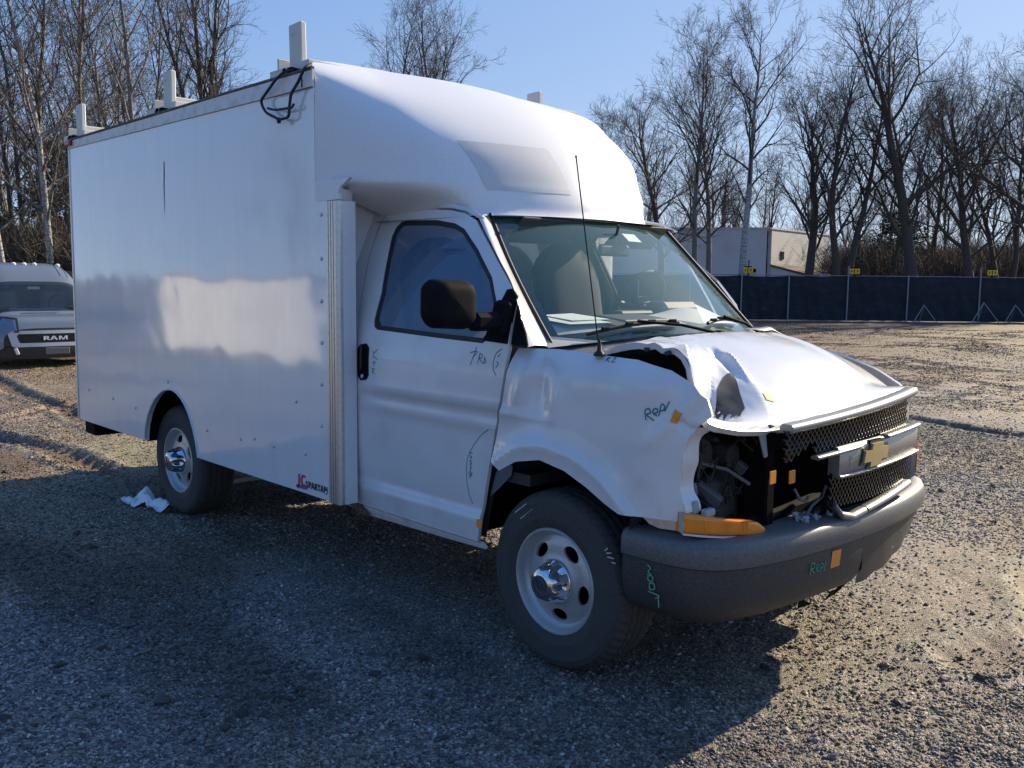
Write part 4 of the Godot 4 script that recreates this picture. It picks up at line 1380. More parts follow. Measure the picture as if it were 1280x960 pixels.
func van_cab(v: Node3D) -> void:
	var out := Vector3(0, 0, 1)
	var glass := rounded(poly(GLASS), 0.035)
	var seal_in := rounded(inset(poly(GLASS), 0.022), 0.03)
	for s in [1, -1]:
		var dirn: Vector3 = out * s
		var df: Callable = door_at if s == 1 else mirror_z(door_at)
		var cell := 0.045 if s == 1 else 0.12
		var door := sheet("door", inset(poly(DOOR), 0.004) if s == 1 else Geometry2D.intersect_polygons(poly(DOOR), poly([-1.7, 0.3, -0.5, 0.3, -0.5, 1.42, -0.80, 2.1, -1.7, 2.1]))[0], [glass], df, cell, dirn, M.paint, v)
		# black window surround and the pane
		sheet("window_seal", inset(glass, 0.001), [seal_in], inner(df, 0.004 * s), 0.08, dirn, M.black_rubber, door, 0.012)
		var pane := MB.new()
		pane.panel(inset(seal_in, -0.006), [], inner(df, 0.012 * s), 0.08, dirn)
		part("window_glass", pane, M.side_glass_sky_tint if s == 1 else M.windshield, door)
		# black corner behind the mirror foot
		if s == 1: sheet("mirror_corner", poly([-0.425, 1.375, -0.268, 1.368, -0.272, 1.573, -0.31, 1.605, -0.345, 1.60, -0.375, 1.515]), [], inner(df, -0.003 * s), 0.05, dirn, M.black_plastic, door, 0.01)
		# recessed handle
		var hp := rounded(poly([-1.372, 1.305, -1.275, 1.318, -1.263, 1.135, -1.352, 1.122]), 0.022)
		sheet("handle_bezel", hp, [rounded(inset(hp, 0.017), 0.012)], inner(df, -0.005 * s), 0.03, dirn, M.black_plastic, door, 0.008)
		sheet("handle_cup", inset(hp, 0.012), [], inner(df, -0.0015 * s), 0.03, dirn, M.void_black, door, 0.0)
		var hl := MB.new()
		hl.box(Transform3D(Basis.from_euler(Vector3(0, 0, -0.06)), Vector3(-1.336, 1.24, 0.998 * s)), Vector3(0.016, 0.13, 0.016), 0.005)
		part("door_handle", hl, M.black_gloss, door)
		var lk := MB.new()
		lk.lathe([Vector2(0.012, -0.005), Vector2(0.012, 0.004), Vector2(0.009, 0.007), Vector2(0.0001, 0.007)], Transform3D(Basis.IDENTITY if s == 1 else Basis(Vector3.UP, PI), Vector3(-1.318, 1.147, 1.003 * s)), 12)
		part("door_lock", lk, M.rivet, door)
		# pillar behind the door, rocker, fender
		sheet("rear_pillar", poly(PILLAR), [], df, 0.06, dirn, M.paint, v, 0.02)
		sheet("roof_edge", poly([-1.60, 2.006, -1.19, 2.008, -0.925, 1.991, -0.805, 1.969, -0.70, 1.931, -0.675, 1.936, -0.78, 1.985, -0.93, 2.012, -1.19, 2.03, -1.60, 2.038]), [], df, 0.06, dirn, M.paint, v, 0.02)
		var rk := sheet("rocker", poly([-1.60, 0.462, -1.44, 0.458, -0.75, 0.450, -0.45, 0.450, -0.43, 0.425, -0.75, 0.415, -1.40, 0.400, -1.56, 0.43]), [], func(x: float, y: float) -> Vector3: return Vector3(x, y, (cab_z(y) - 0.004 - maxf(0.0, 0.45 - y) * 0.4) * s), 0.05, dirn, M.rail_white, v)
		sheet("rust_patch", rounded(poly([-1.53, 0.462, -1.40, 0.485, -1.375, 0.452, -1.345, 0.430, -1.30, 0.405, -1.42, 0.405, -1.50, 0.44]), 0.008), [], func(x: float, y: float) -> Vector3: return Vector3(x, y, (cab_z(y) + 0.003) * s), 0.05, dirn, M.rust_edge, rk, 0.003)
		# A pillar beside the windshield: from the side skin round to the glass
		var ap := MB.new()
		ap.grid(func(u: float, t: float) -> Vector3:
			var a := pillar_line(t)
			if s == -1: a = a.lerp(glass_edge(t), 0.62) + Vector3(-0.10, 0, 0)
			var b := glass_edge(t)
			var q := a.lerp(b, u) + Vector3(0.3, 0.35, 0.6).normalized() * 0.020 * sin(PI * u)
			return Vector3(q.x, q.y, q.z * s), 6, 16, s == -1)
		var pil := part("windshield_pillar", ap, M.paint, v)
		var sl := MB.new()
		var pts := []
		for k in 21:
			var q := glass_edge(k / 20.0)
			pts.append(Vector3(q.x + 0.004, q.y + 0.006, (q.z - 0.003) * s))
		sl.wire(pts, 0.010, 6)
		part("pillar_seal", sl, M.black_rubber, pil)
		# black trim triangle at the pillar's foot
		if s == 1: sheet("pillar_foot_trim", poly([-0.245, 1.368, -0.145, 1.368, -0.17, 1.42, -0.252, 1.535]), [], func(x: float, y: float) -> Vector3: return Vector3(x, y, (cab_z(y) + 0.004) * s), 0.05, dirn, M.black_plastic, pil, 0.008)
		if s == 1: mirror(v, s)
	# near wing, crushed; far wing whole
	var fen := sheet("fender", poly(FENDER), [], fender_at, 0.02, out, M.paint, v, 0.025)
	sheet("fender", Geometry2D.intersect_polygons(poly(FENDER), poly([-0.6, 0.3, 0.9, 0.3, 0.72, 1.04, 0.60, 1.14, 0.45, 1.21, 0.25, 1.275, 0.0, 1.325, -0.3, 1.36]))[0], [], mirror_z(func(x: float, y: float) -> Vector3: return Vector3(x, y, cab_z(y) - 0.42 * pow(maxf(0.0, x - 0.30), 1.7) - 1.6 * pow(maxf(0.0, y - 1.20), 1.6))), 0.08, -out, M.paint, v)
	# torn wing skirt and bracket under it
	sheet("torn_skirt", poly([-0.318, 0.872, -0.268, 0.832, -0.275, 0.79, -0.345, 0.72, -0.395, 0.675, -0.36, 0.78]), [], func(x: float, y: float) -> Vector3: return Vector3(x, y, cab_z(y) - 0.035 - (x + 0.4) * 0.2), 0.05, out, M.van_grey, fen, 0.004)
	sheet("inner_bracket", poly([0.43, 0.766, 0.645, 0.768, 0.668, 0.73, 0.655, 0.715, 0.52, 0.712, 0.478, 0.724]), [], func(x: float, y: float) -> Vector3: return Vector3(x, y, 0.955 - 0.25 * maxf(0.0, x - 0.4)), 0.05, out, M.aluminium, fen, 0.004)
	var fl := MB.new()     # bare flange where the headlight sat
	fl.grid(func(u: float, t: float) -> Vector3:
		var y := lerpf(0.80, 1.12, t)
		var x := smooth_table([0.80, 0.89, 1.02, 1.085, 1.12], [0.650, 0.626, 0.640, 0.660, 0.685], y)
		var p := fender_at(x, y)
		return p + Vector3(0.016 * u + 0.006 * sin(y * 40.0), 0.006 * sin(y * 55.0) * u, -0.075 * u), 4, 24)
	part("headlight_flange", fl, M.paint, fen)
	# far front corner trim, door pillars' dark inside so that gaps read dark
	var dk := MB.new()
	for s in [1.0, -1.0]:
		dk.panel(poly([-1.52, 0.50, -0.46, 0.47, -0.34, 0.80, -0.16, 1.10, -0.10, 1.355, -1.52, 1.36]), [], func(x: float, y: float) -> Vector3: return Vector3(x, y, (cab_z(y) - 0.05) * s), 0.2, out * s)
		dk.panel(poly([-1.52, 1.36, -1.30, 1.36, -1.335, 1.97, -1.50, 1.97]), [], func(x: float, y: float) -> Vector3: return Vector3(x, y, (cab_z(y) - 0.035) * s), 0.2, out * s)
	part("inner_shell", dk, M.dash_dark, v)
	# orange tape and handwriting
	sheet("tape", poly([-0.446, 0.571, -0.405, 0.576, -0.416, 0.534, -0.453, 0.530]), [], inner(door_at, -0.0015), 0.1, out, M.tape_orange, v, 0.0)
	sheet("tape", poly([0.588, 1.132, 0.612, 1.126, 0.636, 1.166, 0.604, 1.180]), [], inner(fender_at, -0.002), 0.02, out, M.tape_orange, fen, 0.0)
	write_on(v, fender_at, [[0.492, 1.128, 0.486, 1.162, 0.500, 1.172, 0.508, 1.158, 0.494, 1.148, 0.522, 1.130], [0.518, 1.155, 0.534, 1.162, 0.532, 1.174, 0.520, 1.172, 0.518, 1.157, 0.534, 1.148], [0.540, 1.148, 0.548, 1.190, 0.560, 1.188, 0.558, 1.172, 0.546, 1.168], [0.562, 1.168, 0.578, 1.206]], 0.0030, M.marker_teal, "RePl")
	write_on(v, door_at, [[-0.478, 0.752, -0.488, 0.778, -0.474, 0.782, -0.476, 0.765, -0.466, 0.778], [-0.483, 0.790, -0.472, 0.800, -0.478, 0.805, -0.470, 0.812], [-0.482, 0.818, -0.468, 0.822, -0.480, 0.832, -0.468, 0.838], [-0.478, 0.846, -0.466, 0.852, -0.478, 0.858], [-0.485, 0.868, -0.462, 0.872]], 0.0025, M.marker_teal, "Repair")
	write_on(v, door_at, [[-0.355, 0.991, -0.40, 0.962, -0.428, 0.935, -0.455, 0.907, -0.477, 0.876, -0.495, 0.845, -0.502, 0.813, -0.506, 0.775, -0.504, 0.738, -0.498, 0.70, -0.492, 0.674, -0.473, 0.634]], 0.0018, M.marker_teal, "curve")
	write_on(v, door_at, [[-0.50, 1.318, -0.455, 1.326, -0.482, 1.296], [-0.462, 1.345, -0.492, 1.262], [-0.435, 1.322, -0.445, 1.272], [-0.435, 1.318, -0.418, 1.312, -0.424, 1.298, -0.440, 1.300, -0.412, 1.276], [-0.402, 1.300, -0.390, 1.285, -0.404, 1.278, -0.400, 1.306]], 0.0022, M.marker_teal, "R")
	write_on(v, door_at, [[-0.300, 1.345, -0.330, 1.325, -0.342, 1.29, -0.338, 1.255, -0.318, 1.23], [-0.325, 1.262, -0.312, 1.282, -0.322, 1.29], [-0.318, 1.31, -0.305, 1.325]], 0.0022, M.marker_teal, "oval")
	write_on(v, door_at, [[-1.235, 1.282, -1.228, 1.245], [-1.200, 1.29, -1.232, 1.262, -1.196, 1.240], [-1.238, 1.222, -1.205, 1.226], [-1.222, 1.235, -1.220, 1.205], [-1.235, 1.195, -1.230, 1.168], [-1.235, 1.195, -1.215, 1.190, -1.230, 1.180, -1.208, 1.166]], 0.0018, M.marker_teal, "R+R")
	write_on(v, fender_at, [[0.262, 1.330, 0.266, 1.345], [0.262, 1.343, 0.280, 1.344, 0.268, 1.337, 0.284, 1.328], [0.294, 1.343, 0.306, 1.345, 0.294, 1.330, 0.312, 1.331]], 0.002, M.marker_teal, "R2")

func write_on(v: Node3D, f: Callable, strokes: Array, r: float, mat: Material, _what: String) -> void:
	var mb := MB.new()
	for s in strokes:
		var c := Curve3D.new()
		for k in range(0, s.size(), 2):
			c.add_point((f.call(s[k], s[k + 1]) as Vector3) + Vector3(0, 0, 0.0004))
		smooth_curve(c, 0.35)
		mb.wire(Array(c.tessellate(2, 6)), r, 4)
	part("handwriting", mb, mat, v)

func pillar_line(t: float) -> Vector3:        # edge of the side skin from the pillar's foot to the roof
	var x := smooth_table([0.0, 0.35, 0.7, 0.9, 1.0], [-0.145, -0.295, -0.47, -0.60, -0.69], t)
	var y := smooth_table([0.0, 0.35, 0.7, 0.9, 1.0], [1.362, 1.592, 1.745, 1.85, 1.925], t)
	return Vector3(x, y, cab_z(y) + 0.001)

func glass_edge(t: float) -> Vector3:         # near edge of the windshield
	return Vector3(lerpf(-0.16, -0.72, t) - 0.02 * sin(PI * t), lerpf(1.355, 1.95, t) + 0.012 * sin(PI * t), lerpf(0.82, 0.68, t) + 0.012 * sin(PI * t))

func glass_at(u: float, t: float) -> Vector3:  # u 0 near .. 1 far
	var e := glass_edge(t)
	var q := 1.0 - pow(absf(u * 2.0 - 1.0), 2.2)
	return Vector3(e.x + lerpf(0.22, 0.12, t) * q, e.y + lerpf(0.05, 0.005, t) * q, e.z * (1.0 - 2.0 * u))

func mirror(v: Node3D, s: int) -> void:
	var hd := MB.new()
	var outline := rounded(poly([1.122, 1.60, 1.145, 1.638, 1.325, 1.642, 1.360, 1.612, 1.362, 1.49, 1.33, 1.442, 1.14, 1.43, 1.12, 1.46]), 0.025)   # (z, y)
	var cen := Vector2(1.25, 1.54)
	hd.grid(func(u: float, t: float) -> Vector3:         # the shell: its rim faces back, its belly forward
		var k := sin(t * PI * 0.5)
		var q := cen.lerp(ring_point(outline, cen, u * TAU), k)
		return Vector3(-0.37 + 0.095 * pow(maxf(0.0, 1.0 - pow(k, 7.0)), 0.55) + 0.012 * (1.0 - k), q.y, q.x * s), 48, 14)
	hd.grid(func(u: float, t: float) -> Vector3:
		var q := cen.lerp(ring_point(outline, cen, u * TAU), 1.0 - 0.06 * t)
		return Vector3(-0.37 - 0.02 * t, q.y, q.x * s), 48, 2)
	var m := part("door_mirror", hd, M.black_plastic, v)
	var gl := MB.new()
	gl.panel(inset(outline, 0.012), [], func(z: float, y: float) -> Vector3: return Vector3(-0.386, y, z * s), 0.3, Vector3.LEFT)
	part("mirror_glass", gl, M.mirror_glass, m)
	var ar := MB.new()
	ar.box(at(Vector3(-0.315, 1.465, 1.07 * s)), Vector3(0.085, 0.078, 0.16), 0.02)
	ar.box(Transform3D(Basis.from_euler(Vector3(-0.25 * s, 0, 0)), Vector3(-0.315, 1.475, 0.975 * s)), Vector3(0.10, 0.16, 0.06), 0.02)
	part("mirror_arm", ar, M.black_plastic, m)

func ring_point(outline: PackedVector2Array, c: Vector2, a: float) -> Vector2:
	var d := Vector2(cos(a), sin(a))
	for k in outline.size():
		var hit: Variant = Geometry2D.segment_intersects_segment(c, c + d * 2.0, outline[k], outline[(k + 1) % outline.size()])
		if hit != null: return hit
	return c + d * 0.1

# sweep a profile (Vector2(outwards, height)) along a path in plan; outwards is away from the van's middle
func sweep(mb: MB, path: PackedVector3Array, prof: Array, closed := false, ends := true) -> void:
	var m := prof.size()
	var cnt := m if closed else m - 1
	var rows: Array = []
	for k in path.size():
		var t := path[mini(k + 1, path.size() - 1)] - path[maxi(k - 1, 0)]
		var o := Vector3(-t.z, 0, t.x).normalized()
		if o.dot(Vector3(path[k].x + 0.3, 0, path[k].z)) < 0.0: o = -o
		var row := PackedVector3Array()
		for q in prof: row.append(path[k] + o * q.x + Vector3.UP * q.y)
		rows.append(row)
	var mid := Vector2.ZERO
	for q in prof: mid += q
	mid /= m
	for s in cnt:
		var a: Vector2 = prof[s]
		var b: Vector2 = prof[(s + 1) % m]
		var pn := Vector2(b.y - a.y, -(b.x - a.x)).normalized()
		if pn.dot((a + b) * 0.5 - mid) < 0.0: pn = -pn
		var first := mb.v.size()
		for k in path.size():
			var t := path[mini(k + 1, path.size() - 1)] - path[maxi(k - 1, 0)]
			var o := Vector3(-t.z, 0, t.x).normalized()
			if o.dot(Vector3(path[k].x + 0.3, 0, path[k].z)) < 0.0: o = -o
			var n0 := (o * pn.x + Vector3.UP * pn.y).normalized()
			# blend with the neighbouring strips where the bend is mild
			var na := n0
			var nb := n0
			var pa := strip_normal(prof, s - 1, closed, mid)
			var pb := strip_normal(prof, s + 1, closed, mid)
			if pa != Vector2.ZERO and pa.dot(pn) > 0.6: na = (o * (pa.x + pn.x) + Vector3.UP * (pa.y + pn.y)).normalized()
			if pb != Vector2.ZERO and pb.dot(pn) > 0.6: nb = (o * (pb.x + pn.x) + Vector3.UP * (pb.y + pn.y)).normalized()
			mb.vert(rows[k][s], na)
			mb.vert(rows[k][(s + 1) % m], nb)
		for k in path.size() - 1:
			var q := first + k * 2
			mb.tri_i(q, q + 1, q + 3); mb.tri_i(q, q + 3, q + 2)
	if ends and closed:
		for e in [0, path.size() - 1]:
			var dirn := (path[0] - path[1]) if e == 0 else (path[e] - path[e - 1])
			for s in range(1, m - 1): mb.tri(rows[e][0], rows[e][s], rows[e][s + 1], dirn)

func strip_normal(prof: Array, s: int, closed: bool, mid: Vector2) -> Vector2:
	var m := prof.size()
	if closed: s = posmod(s, m)
	elif s < 0 or s >= m - 1: return Vector2.ZERO
	var a: Vector2 = prof[s]
	var b: Vector2 = prof[(s + 1) % m]
	var pn := Vector2(b.y - a.y, -(b.x - a.x)).normalized()
	return -pn if pn.dot((a + b) * 0.5 - mid) < 0.0 else pn

func round_bar(h: float, d: float, c: float) -> Array:
	return [Vector2(-d / 2, -h / 2 + c), Vector2(-d / 2 + c, -h / 2), Vector2(d / 2 - c, -h / 2), Vector2(d / 2, -h / 2 + c), Vector2(d / 2, h / 2 - c), Vector2(d / 2 - c, h / 2), Vector2(-d / 2 + c, h / 2), Vector2(-d / 2, h / 2 - c)]

func front_path(z0: float, z1: float, xc: float, yf: Callable, steps := 24) -> PackedVector3Array:
	var p := PackedVector3Array()
	for k in steps + 1:
		var z := lerpf(z0, z1, float(k) / steps)
		p.append(Vector3(front_x(z, xc), yf.call(z), z))
	return p

func bowtie(k: float, grow := 0.0) -> PackedVector2Array:
	var p := poly([-0.108, -0.024, -0.050, -0.024, -0.056, -0.047, 0.040, -0.047, 0.046, -0.024, 0.100, -0.024, 0.112, 0.024, 0.054, 0.024, 0.060, 0.047, -0.036, 0.047, -0.042, 0.024, -0.096, 0.024])
	var r := PackedVector2Array()
	for q in p: r.append(q * k)
	return Geometry2D.offset_polygon(r, grow, Geometry2D.JOIN_MITER)[0] if grow > 0.0 else r

func van_hood_front(v: Node3D) -> void:
	# ---- bonnet
	var hp := poly([0.19, 0.885, 0.37, 0.888, 0.48, 0.884, 0.575, 0.882, 0.64, 0.884, 0.672, 0.890, 0.69, 0.902, 0.708, 0.90, 0.722, 0.86, 0.742, 0.74, 0.762, 0.60, 0.780, 0.44, 0.795, 0.22, 0.80, 0.0, 0.795, -0.22, 0.780, -0.44, 0.757, -0.64, 0.735, -0.76, 0.70, -0.83, 0.62, -0.87, 0.30, -0.885, 0.10, -0.88, 0.135, -0.5, 0.15, 0.0, 0.14, 0.5])
	var mb := MB.new()
	var lift := func(x: float, z: float) -> Vector3:
		var p := hood_at(x, z)
		return p
	mb.panel(hp, [], lift, 0.0115, Vector3.UP, 0.026)
	var hood := part("bonnet", mb, M.paint, v, "white bonnet buckled and torn at its near corner")
	var tear := MB.new()
	for t in [[0.538, 0.597, 0.515, 0.52, 0.51, 0.455, 0.55, 0.485, 0.602, 0.533, 0.648, 0.571, 0.652, 0.60, 0.664, 0.632, 0.645, 0.626, 0.640, 0.662, 0.632, 0.632, 0.624, 0.655, 0.630, 0.692, 0.612, 0.664, 0.605, 0.695, 0.578, 0.672, 0.562, 0.64]]:
		tear.panel(poly(t), [], func(x: float, z: float) -> Vector3: return lift.call(x, z) + Vector3(0.0015, 0.0025, 0.0015), 0.02, Vector3.UP)
	part("torn_paint", tear, M.bare_metal, hood)
	var ch := MB.new()
	for t in [[0.395, 0.905, 0.42, 0.905, 0.43, 0.912, 0.40, 0.915], [0.49, 0.902, 0.52, 0.900, 0.53, 0.908, 0.50, 0.912]]:
		ch.panel(poly(t), [], func(x: float, z: float) -> Vector3: return (lift.call(x, 0.884) as Vector3) + Vector3(0, -(z - 0.895) * 1.6, 0.006), 0.05, Vector3(0.2, 0.1, 1))
	part("paint_chip", ch, M.bare_metal, hood)
	var tp := MB.new()
	tp.panel(poly([0.645, 0.440, 0.662, 0.408, 0.690, 0.418, 0.672, 0.455]), [], func(x: float, z: float) -> Vector3: return lift.call(x, z) + Vector3(0.001, 0.002, 0.001), 0.02, Vector3.UP)
	part("tape", tp, M.tape_orange, hood)
	# ---- cowl, wipers, antenna
	var cw := MB.new()
	cw.grid(func(u: float, t: float) -> Vector3:
		var g := glass_at(lerpf(0.005, 0.995, u), 0.0) + Vector3(-0.02, -0.012, 0)
		var h := lift.call(lerpf(0.16, 0.175, absf(u * 2 - 1)), lerpf(0.90, -0.90, u)) as Vector3
		h.y = minf(h.y, 1.42) - 0.012
		return g.lerp(h, t) - Vector3.UP * 0.012 * sin(PI * t), 40, 6)
	var cowl := part("cowl", cw, M.bumper_grey, v)
	var cv := MB.new()
	cv.grid(func(u: float, t: float) -> Vector3:
		var p := lift.call(lerpf(0.10, 0.15, t), lerpf(-0.25, -0.62, u)) as Vector3
		return p + Vector3.UP * (0.012 + 0.012 * sin(PI * u) * sin(PI * t)), 14, 5)
	part("cowl_vent", cv, M.satin_silver, cowl)
	for w in [[[0.09, 0.035], [0.20, 0.075], [0.40, 0.062], [0.53, -0.02]], [[0.53, 0.045], [0.62, 0.080], [0.74, 0.062], [0.87, -0.02]]]:
		var bl := MB.new()
		var pts := []
		for k in 13:
			var f := k / 12.0
			var u: float = lerpf(w[0][0], w[2][0], f)
			var t: float = lerpf(w[0][1], w[2][1], f) + 0.022 * sin(PI * f)
			pts.append(glass_at(u, t) + Vector3(0.014, 0.014, 0))
		bl.wire(pts, 0.009, 6)
		var wip := part("wiper", bl, M.black_rubber, v)
		var ar := MB.new()
		var mid: Vector3 = pts[6] + Vector3(0.012, 0.014, 0)
		var foot := glass_at(w[3][0], 0.0) + Vector3(0.05, -0.005, 0)
		ar.wire([mid, mid.lerp(foot, 0.5) + Vector3(0.01, 0.012, 0), foot], 0.008, 6)
		ar.box(at(foot), Vector3(0.05, 0.03, 0.05), 0.01)
		part("wiper_arm", ar, M.black_plastic, wip)
		var br := MB.new()
		for k in [2, 5, 8, 11]: br.box(at(pts[k] + Vector3(0.006, 0.008, 0)), Vector3(0.012, 0.014, 0.05), 0.003)
		part("wiper_bridge", br, M.black_plastic, wip)
	var an := MB.new()
	an.wire([Vector3(0.222, 1.375, 0.950), Vector3(0.15, 1.76, 0.950), Vector3(0.082, 2.128, 0.950)], 0.0026, 6)
	an.lathe([Vector2(0.004, 0.0), Vector2(0.004, 0.006), Vector2(0.0001, 0.010)], Transform3D(Basis(Vector3.RIGHT, -PI / 2), Vector3(0.082, 2.122, 0.950)), 8)
	var ant := part("antenna", an, M.black_plastic, v)
	var ab := MB.new()
	ab.lathe([Vector2(0.024, 0.0), Vector2(0.022, 0.010), Vector2(0.010, 0.022), Vector2(0.007, 0.05), Vector2(0.0045, 0.065), Vector2(0.0001, 0.066)], Transform3D(Basis(Vector3.RIGHT, -PI / 2), Vector3(0.224, 1.348, 0.950)), 14)
	part("antenna_base", ab, M.black_rubber, ant)
	# ---- windshield
	var ws := MB.new()
	ws.grid(func(u: float, t: float) -> Vector3: return glass_at(u, t), 40, 20)
	var glass := part("windshield", ws, M.windshield, v)
	var fr := MB.new()       # black ceramic band round the pane, inside
	var inn := func(u: float, t: float) -> Vector3: return glass_at(u, t) - Vector3(0.008, 0.006, 0)
	fr.grid(func(u: float, t: float) -> Vector3: return inn.call(u, lerpf(0.0, 0.075, t)), 40, 1)
	fr.grid(func(u: float, t: float) -> Vector3: return inn.call(u, lerpf(0.915, 1.0, t)), 40, 1)
	fr.grid(func(u: float, t: float) -> Vector3: return inn.call(lerpf(0.0, 0.035, t), u), 20, 1)
	fr.grid(func(u: float, t: float) -> Vector3: return inn.call(lerpf(0.965, 1.0, t), u), 20, 1)
	part("glass_border", fr, M.black_gloss, glass)
	# ---- grille
	var grille := MB.new()      # dark shell behind the bars
	sweep(grille, front_path(0.27, -0.53, 0.835, func(_z: float) -> float: return 0.0), [Vector2(0.0, 0.71), Vector2(0.0, 1.075)])
	sweep(grille, front_path(0.54, 0.27, 0.80, func(_z: float) -> float: return 0.0), [Vector2(0.0, 1.0), Vector2(0.0, 1.06)])
	var gr := part("grille", grille, M.void_black, v)
	var tb := MB.new()
	sweep(tb, front_path(0.565, -0.50, 0.872, func(z: float) -> float: return lerpf(1.142, 1.120, smoothstep(-0.1, 0.0, -z)) if false else 1.128 - z * 0.062), round_bar(0.036, 0.065, 0.012), true)
	part("top_bar", tb, M.satin_silver, gr)
	for spec in [[0.575, -0.44, 0.995, 1.118, 0.045], [0.285, -0.50, 0.745, 0.885, 0.0]]:
		var me := MB.new()
		var z0: float = spec[0]
		var z1: float = spec[1]
		var y0: float = spec[2]
		var y1: float = spec[3]
		var nx := int((z0 - z1) / 0.027)
		var ny := int((y1 - y0) / 0.017)
		for i in nx:
			for j in ny:
				var z := z0 - (i + 0.5 * (j % 2)) * 0.027
				var y: float = y0 + j * 0.017 - z * spec[4] + (0.0 if spec[4] > 0.0 else absf(z) * 0.03)
				if z0 > 0.4 and z > 0.40 and y < 1.20 - z * 0.42: continue     # the broken near end
				var a := Vector3(front_x(z, 0.880), y, z)
				for d in [Vector2(0.0135, 0.017), Vector2(-0.0135, 0.017)]:
					var b := Vector3(front_x(z + d.x, 0.880), y + d.y, z + d.x)
					if b.y > y1 + 0.02: continue
					me.box(along(a, b), Vector3(0.010, 0.0045, a.distance_to(b)))
				me.box(at(a), Vector3(0.012, 0.007, 0.010), 0.002)
		stuff(part("mesh", me, M.black_gloss, gr))
	# centre bar: a silver plank, its face broken off at the near end, with a ledge along the top
	var cb := MB.new()
	sweep(cb, front_path(0.275, -0.512, 0.900, func(z: float) -> float: return 0.941 - z * 0.012), [Vector2(-0.04, -0.058), Vector2(0.002, -0.060), Vector2(0.010, -0.050), Vector2(0.010, 0.046), Vector2(0.0, 0.058), Vector2(-0.04, 0.062)], true)
	part("centre_bar", cb, M.satin_silver, gr)
	var lg := MB.new()
	sweep(lg, front_path(0.43, 0.115, 0.902, func(z: float) -> float: return 0.992 - z * 0.045), round_bar(0.015, 0.04, 0.006), true)
	sweep(lg, front_path(-0.12, -0.515, 0.902, func(z: float) -> float: return 0.999 - z * 0.018), round_bar(0.015, 0.04, 0.006), true)
	part("bar_ledge", lg, M.satin_silver, gr)
	var ll := MB.new()
	sweep(ll, front_path(0.275, -0.512, 0.906, func(z: float) -> float: return 0.883 - z * 0.012), round_bar(0.012, 0.03, 0.005), true)
	part("bar_ledge", ll, M.satin_silver, gr)
	var lo := MB.new()
	sweep(lo, front_path(0.035, -0.43, 0.895, func(z: float) -> float: return 0.712 - z * 0.09), round_bar(0.030, 0.05, 0.011), true)
	part("lower_bar", lo, M.satin_silver, gr)
	var lo2 := MB.new()
	sweep(lo2, PackedVector3Array([Vector3(0.870, 0.765, 0.262), Vector3(0.885, 0.715, 0.225), Vector3(0.895, 0.697, 0.15), Vector3(0.898, 0.708, 0.055)]), round_bar(0.034, 0.05, 0.012), true)
	part("lower_bar", lo2, M.satin_silver, gr, "broken near end of the silver lower grille bar")
	var sc := MB.new()
	for s in [[0.205, 0.955, 0.185, 0.90], [0.185, 0.955, 0.200, 0.905], [0.195, 0.93, 0.178, 0.94]]:
		sc.wire([Vector3(front_x(s[0], 0.9112), s[1], s[0]), Vector3(front_x(s[2], 0.9112), s[3], s[2])], 0.0014, 4)
	part("scratch", sc, M.chalk, gr)
	# emblem: gold cross-shaped badge in a silver frame
	for e in [[0.012, 0.914, M.black_gloss, "badge_frame"], [0.0, 0.924, M.gold, "badge"]]:
		var em := MB.new()
		var xb: float = e[1]
		em.panel(bowtie(1.0, e[0]), [], func(a: float, y: float) -> Vector3: return Vector3(front_x(a, xb), 0.941 + y, -a), 0.05, Vector3.RIGHT, 0.02)
		part(e[3], em, e[2], gr)
	# ---- bumper
	var bp := PackedVector3Array()
	var bc := Curve3D.new()
	for q in [[0.395, 0.990], [0.60, 0.985], [0.72, 0.945], [0.80, 0.855], [0.85, 0.70], [0.885, 0.50], [0.908, 0.22], [0.913, 0.0], [0.908, -0.24], [0.882, -0.48], [0.842, -0.68], [0.800, -0.79], [0.740, -0.88], [0.64, -0.945], [0.45, -0.97]]:
		bc.add_point(Vector3(q[0], 0, q[1]))
	smooth_curve(bc, 0.35)
	bc.bake_interval = 0.03
	bp = bc.get_baked_points()
	var bm := MB.new()
	sweep(bm, bp, [Vector2(-0.18, 0.708), Vector2(-0.06, 0.706), Vector2(-0.020, 0.700), Vector2(-0.004, 0.691), Vector2(0.005, 0.676), Vector2(0.008, 0.655), Vector2(0.009, 0.616), Vector2(0.004, 0.603), Vector2(-0.03, 0.598)])
	var bump := part("front_bumper", bm, M.bumper_grey, v)
	var nearp := PackedVector3Array()
	var farp := PackedVector3Array()
	for q in bp:
		if q.z > 0.03: nearp.append(q)
		elif q.z > -0.955: farp.append(q)
	var va := MB.new()
	sweep(va, nearp, [Vector2(-0.012, 0.604), Vector2(-0.003, 0.598), Vector2(-0.002, 0.55), Vector2(-0.006, 0.50), Vector2(-0.018, 0.445), Vector2(-0.045, 0.40), Vector2(-0.09, 0.372), Vector2(-0.14, 0.365)])
	var lip := nearp[nearp.size() - 1]
	part("lower_valance", va, M.valance, bump)
	var vf := MB.new()
	vf.grid(func(u: float, t: float) -> Vector3:
		var f := u * (farp.size() - 1)
		var i := mini(int(f), farp.size() - 2)
		var q := farp[i].lerp(farp[i + 1], f - i)
		var bot := smooth_table([-0.95, -0.7, -0.5, -0.2, 0.03], [0.50, 0.485, 0.44, 0.395, 0.38], q.z)
		var ins := 0.012 + 0.030 * t
		return Vector3(q.x - ins, lerpf(0.604, bot, t) + 0.006 * sin(q.z * 30.0) * t, q.z * (1.0 - 0.02 * t)), 40, 6)
	part("lower_valance", vf, M.valance, bump, "dark recessed lower bumper panel, scratched, at the far side")
	var rip := MB.new()       # torn edge between the two, and a hanging shard of the air dam
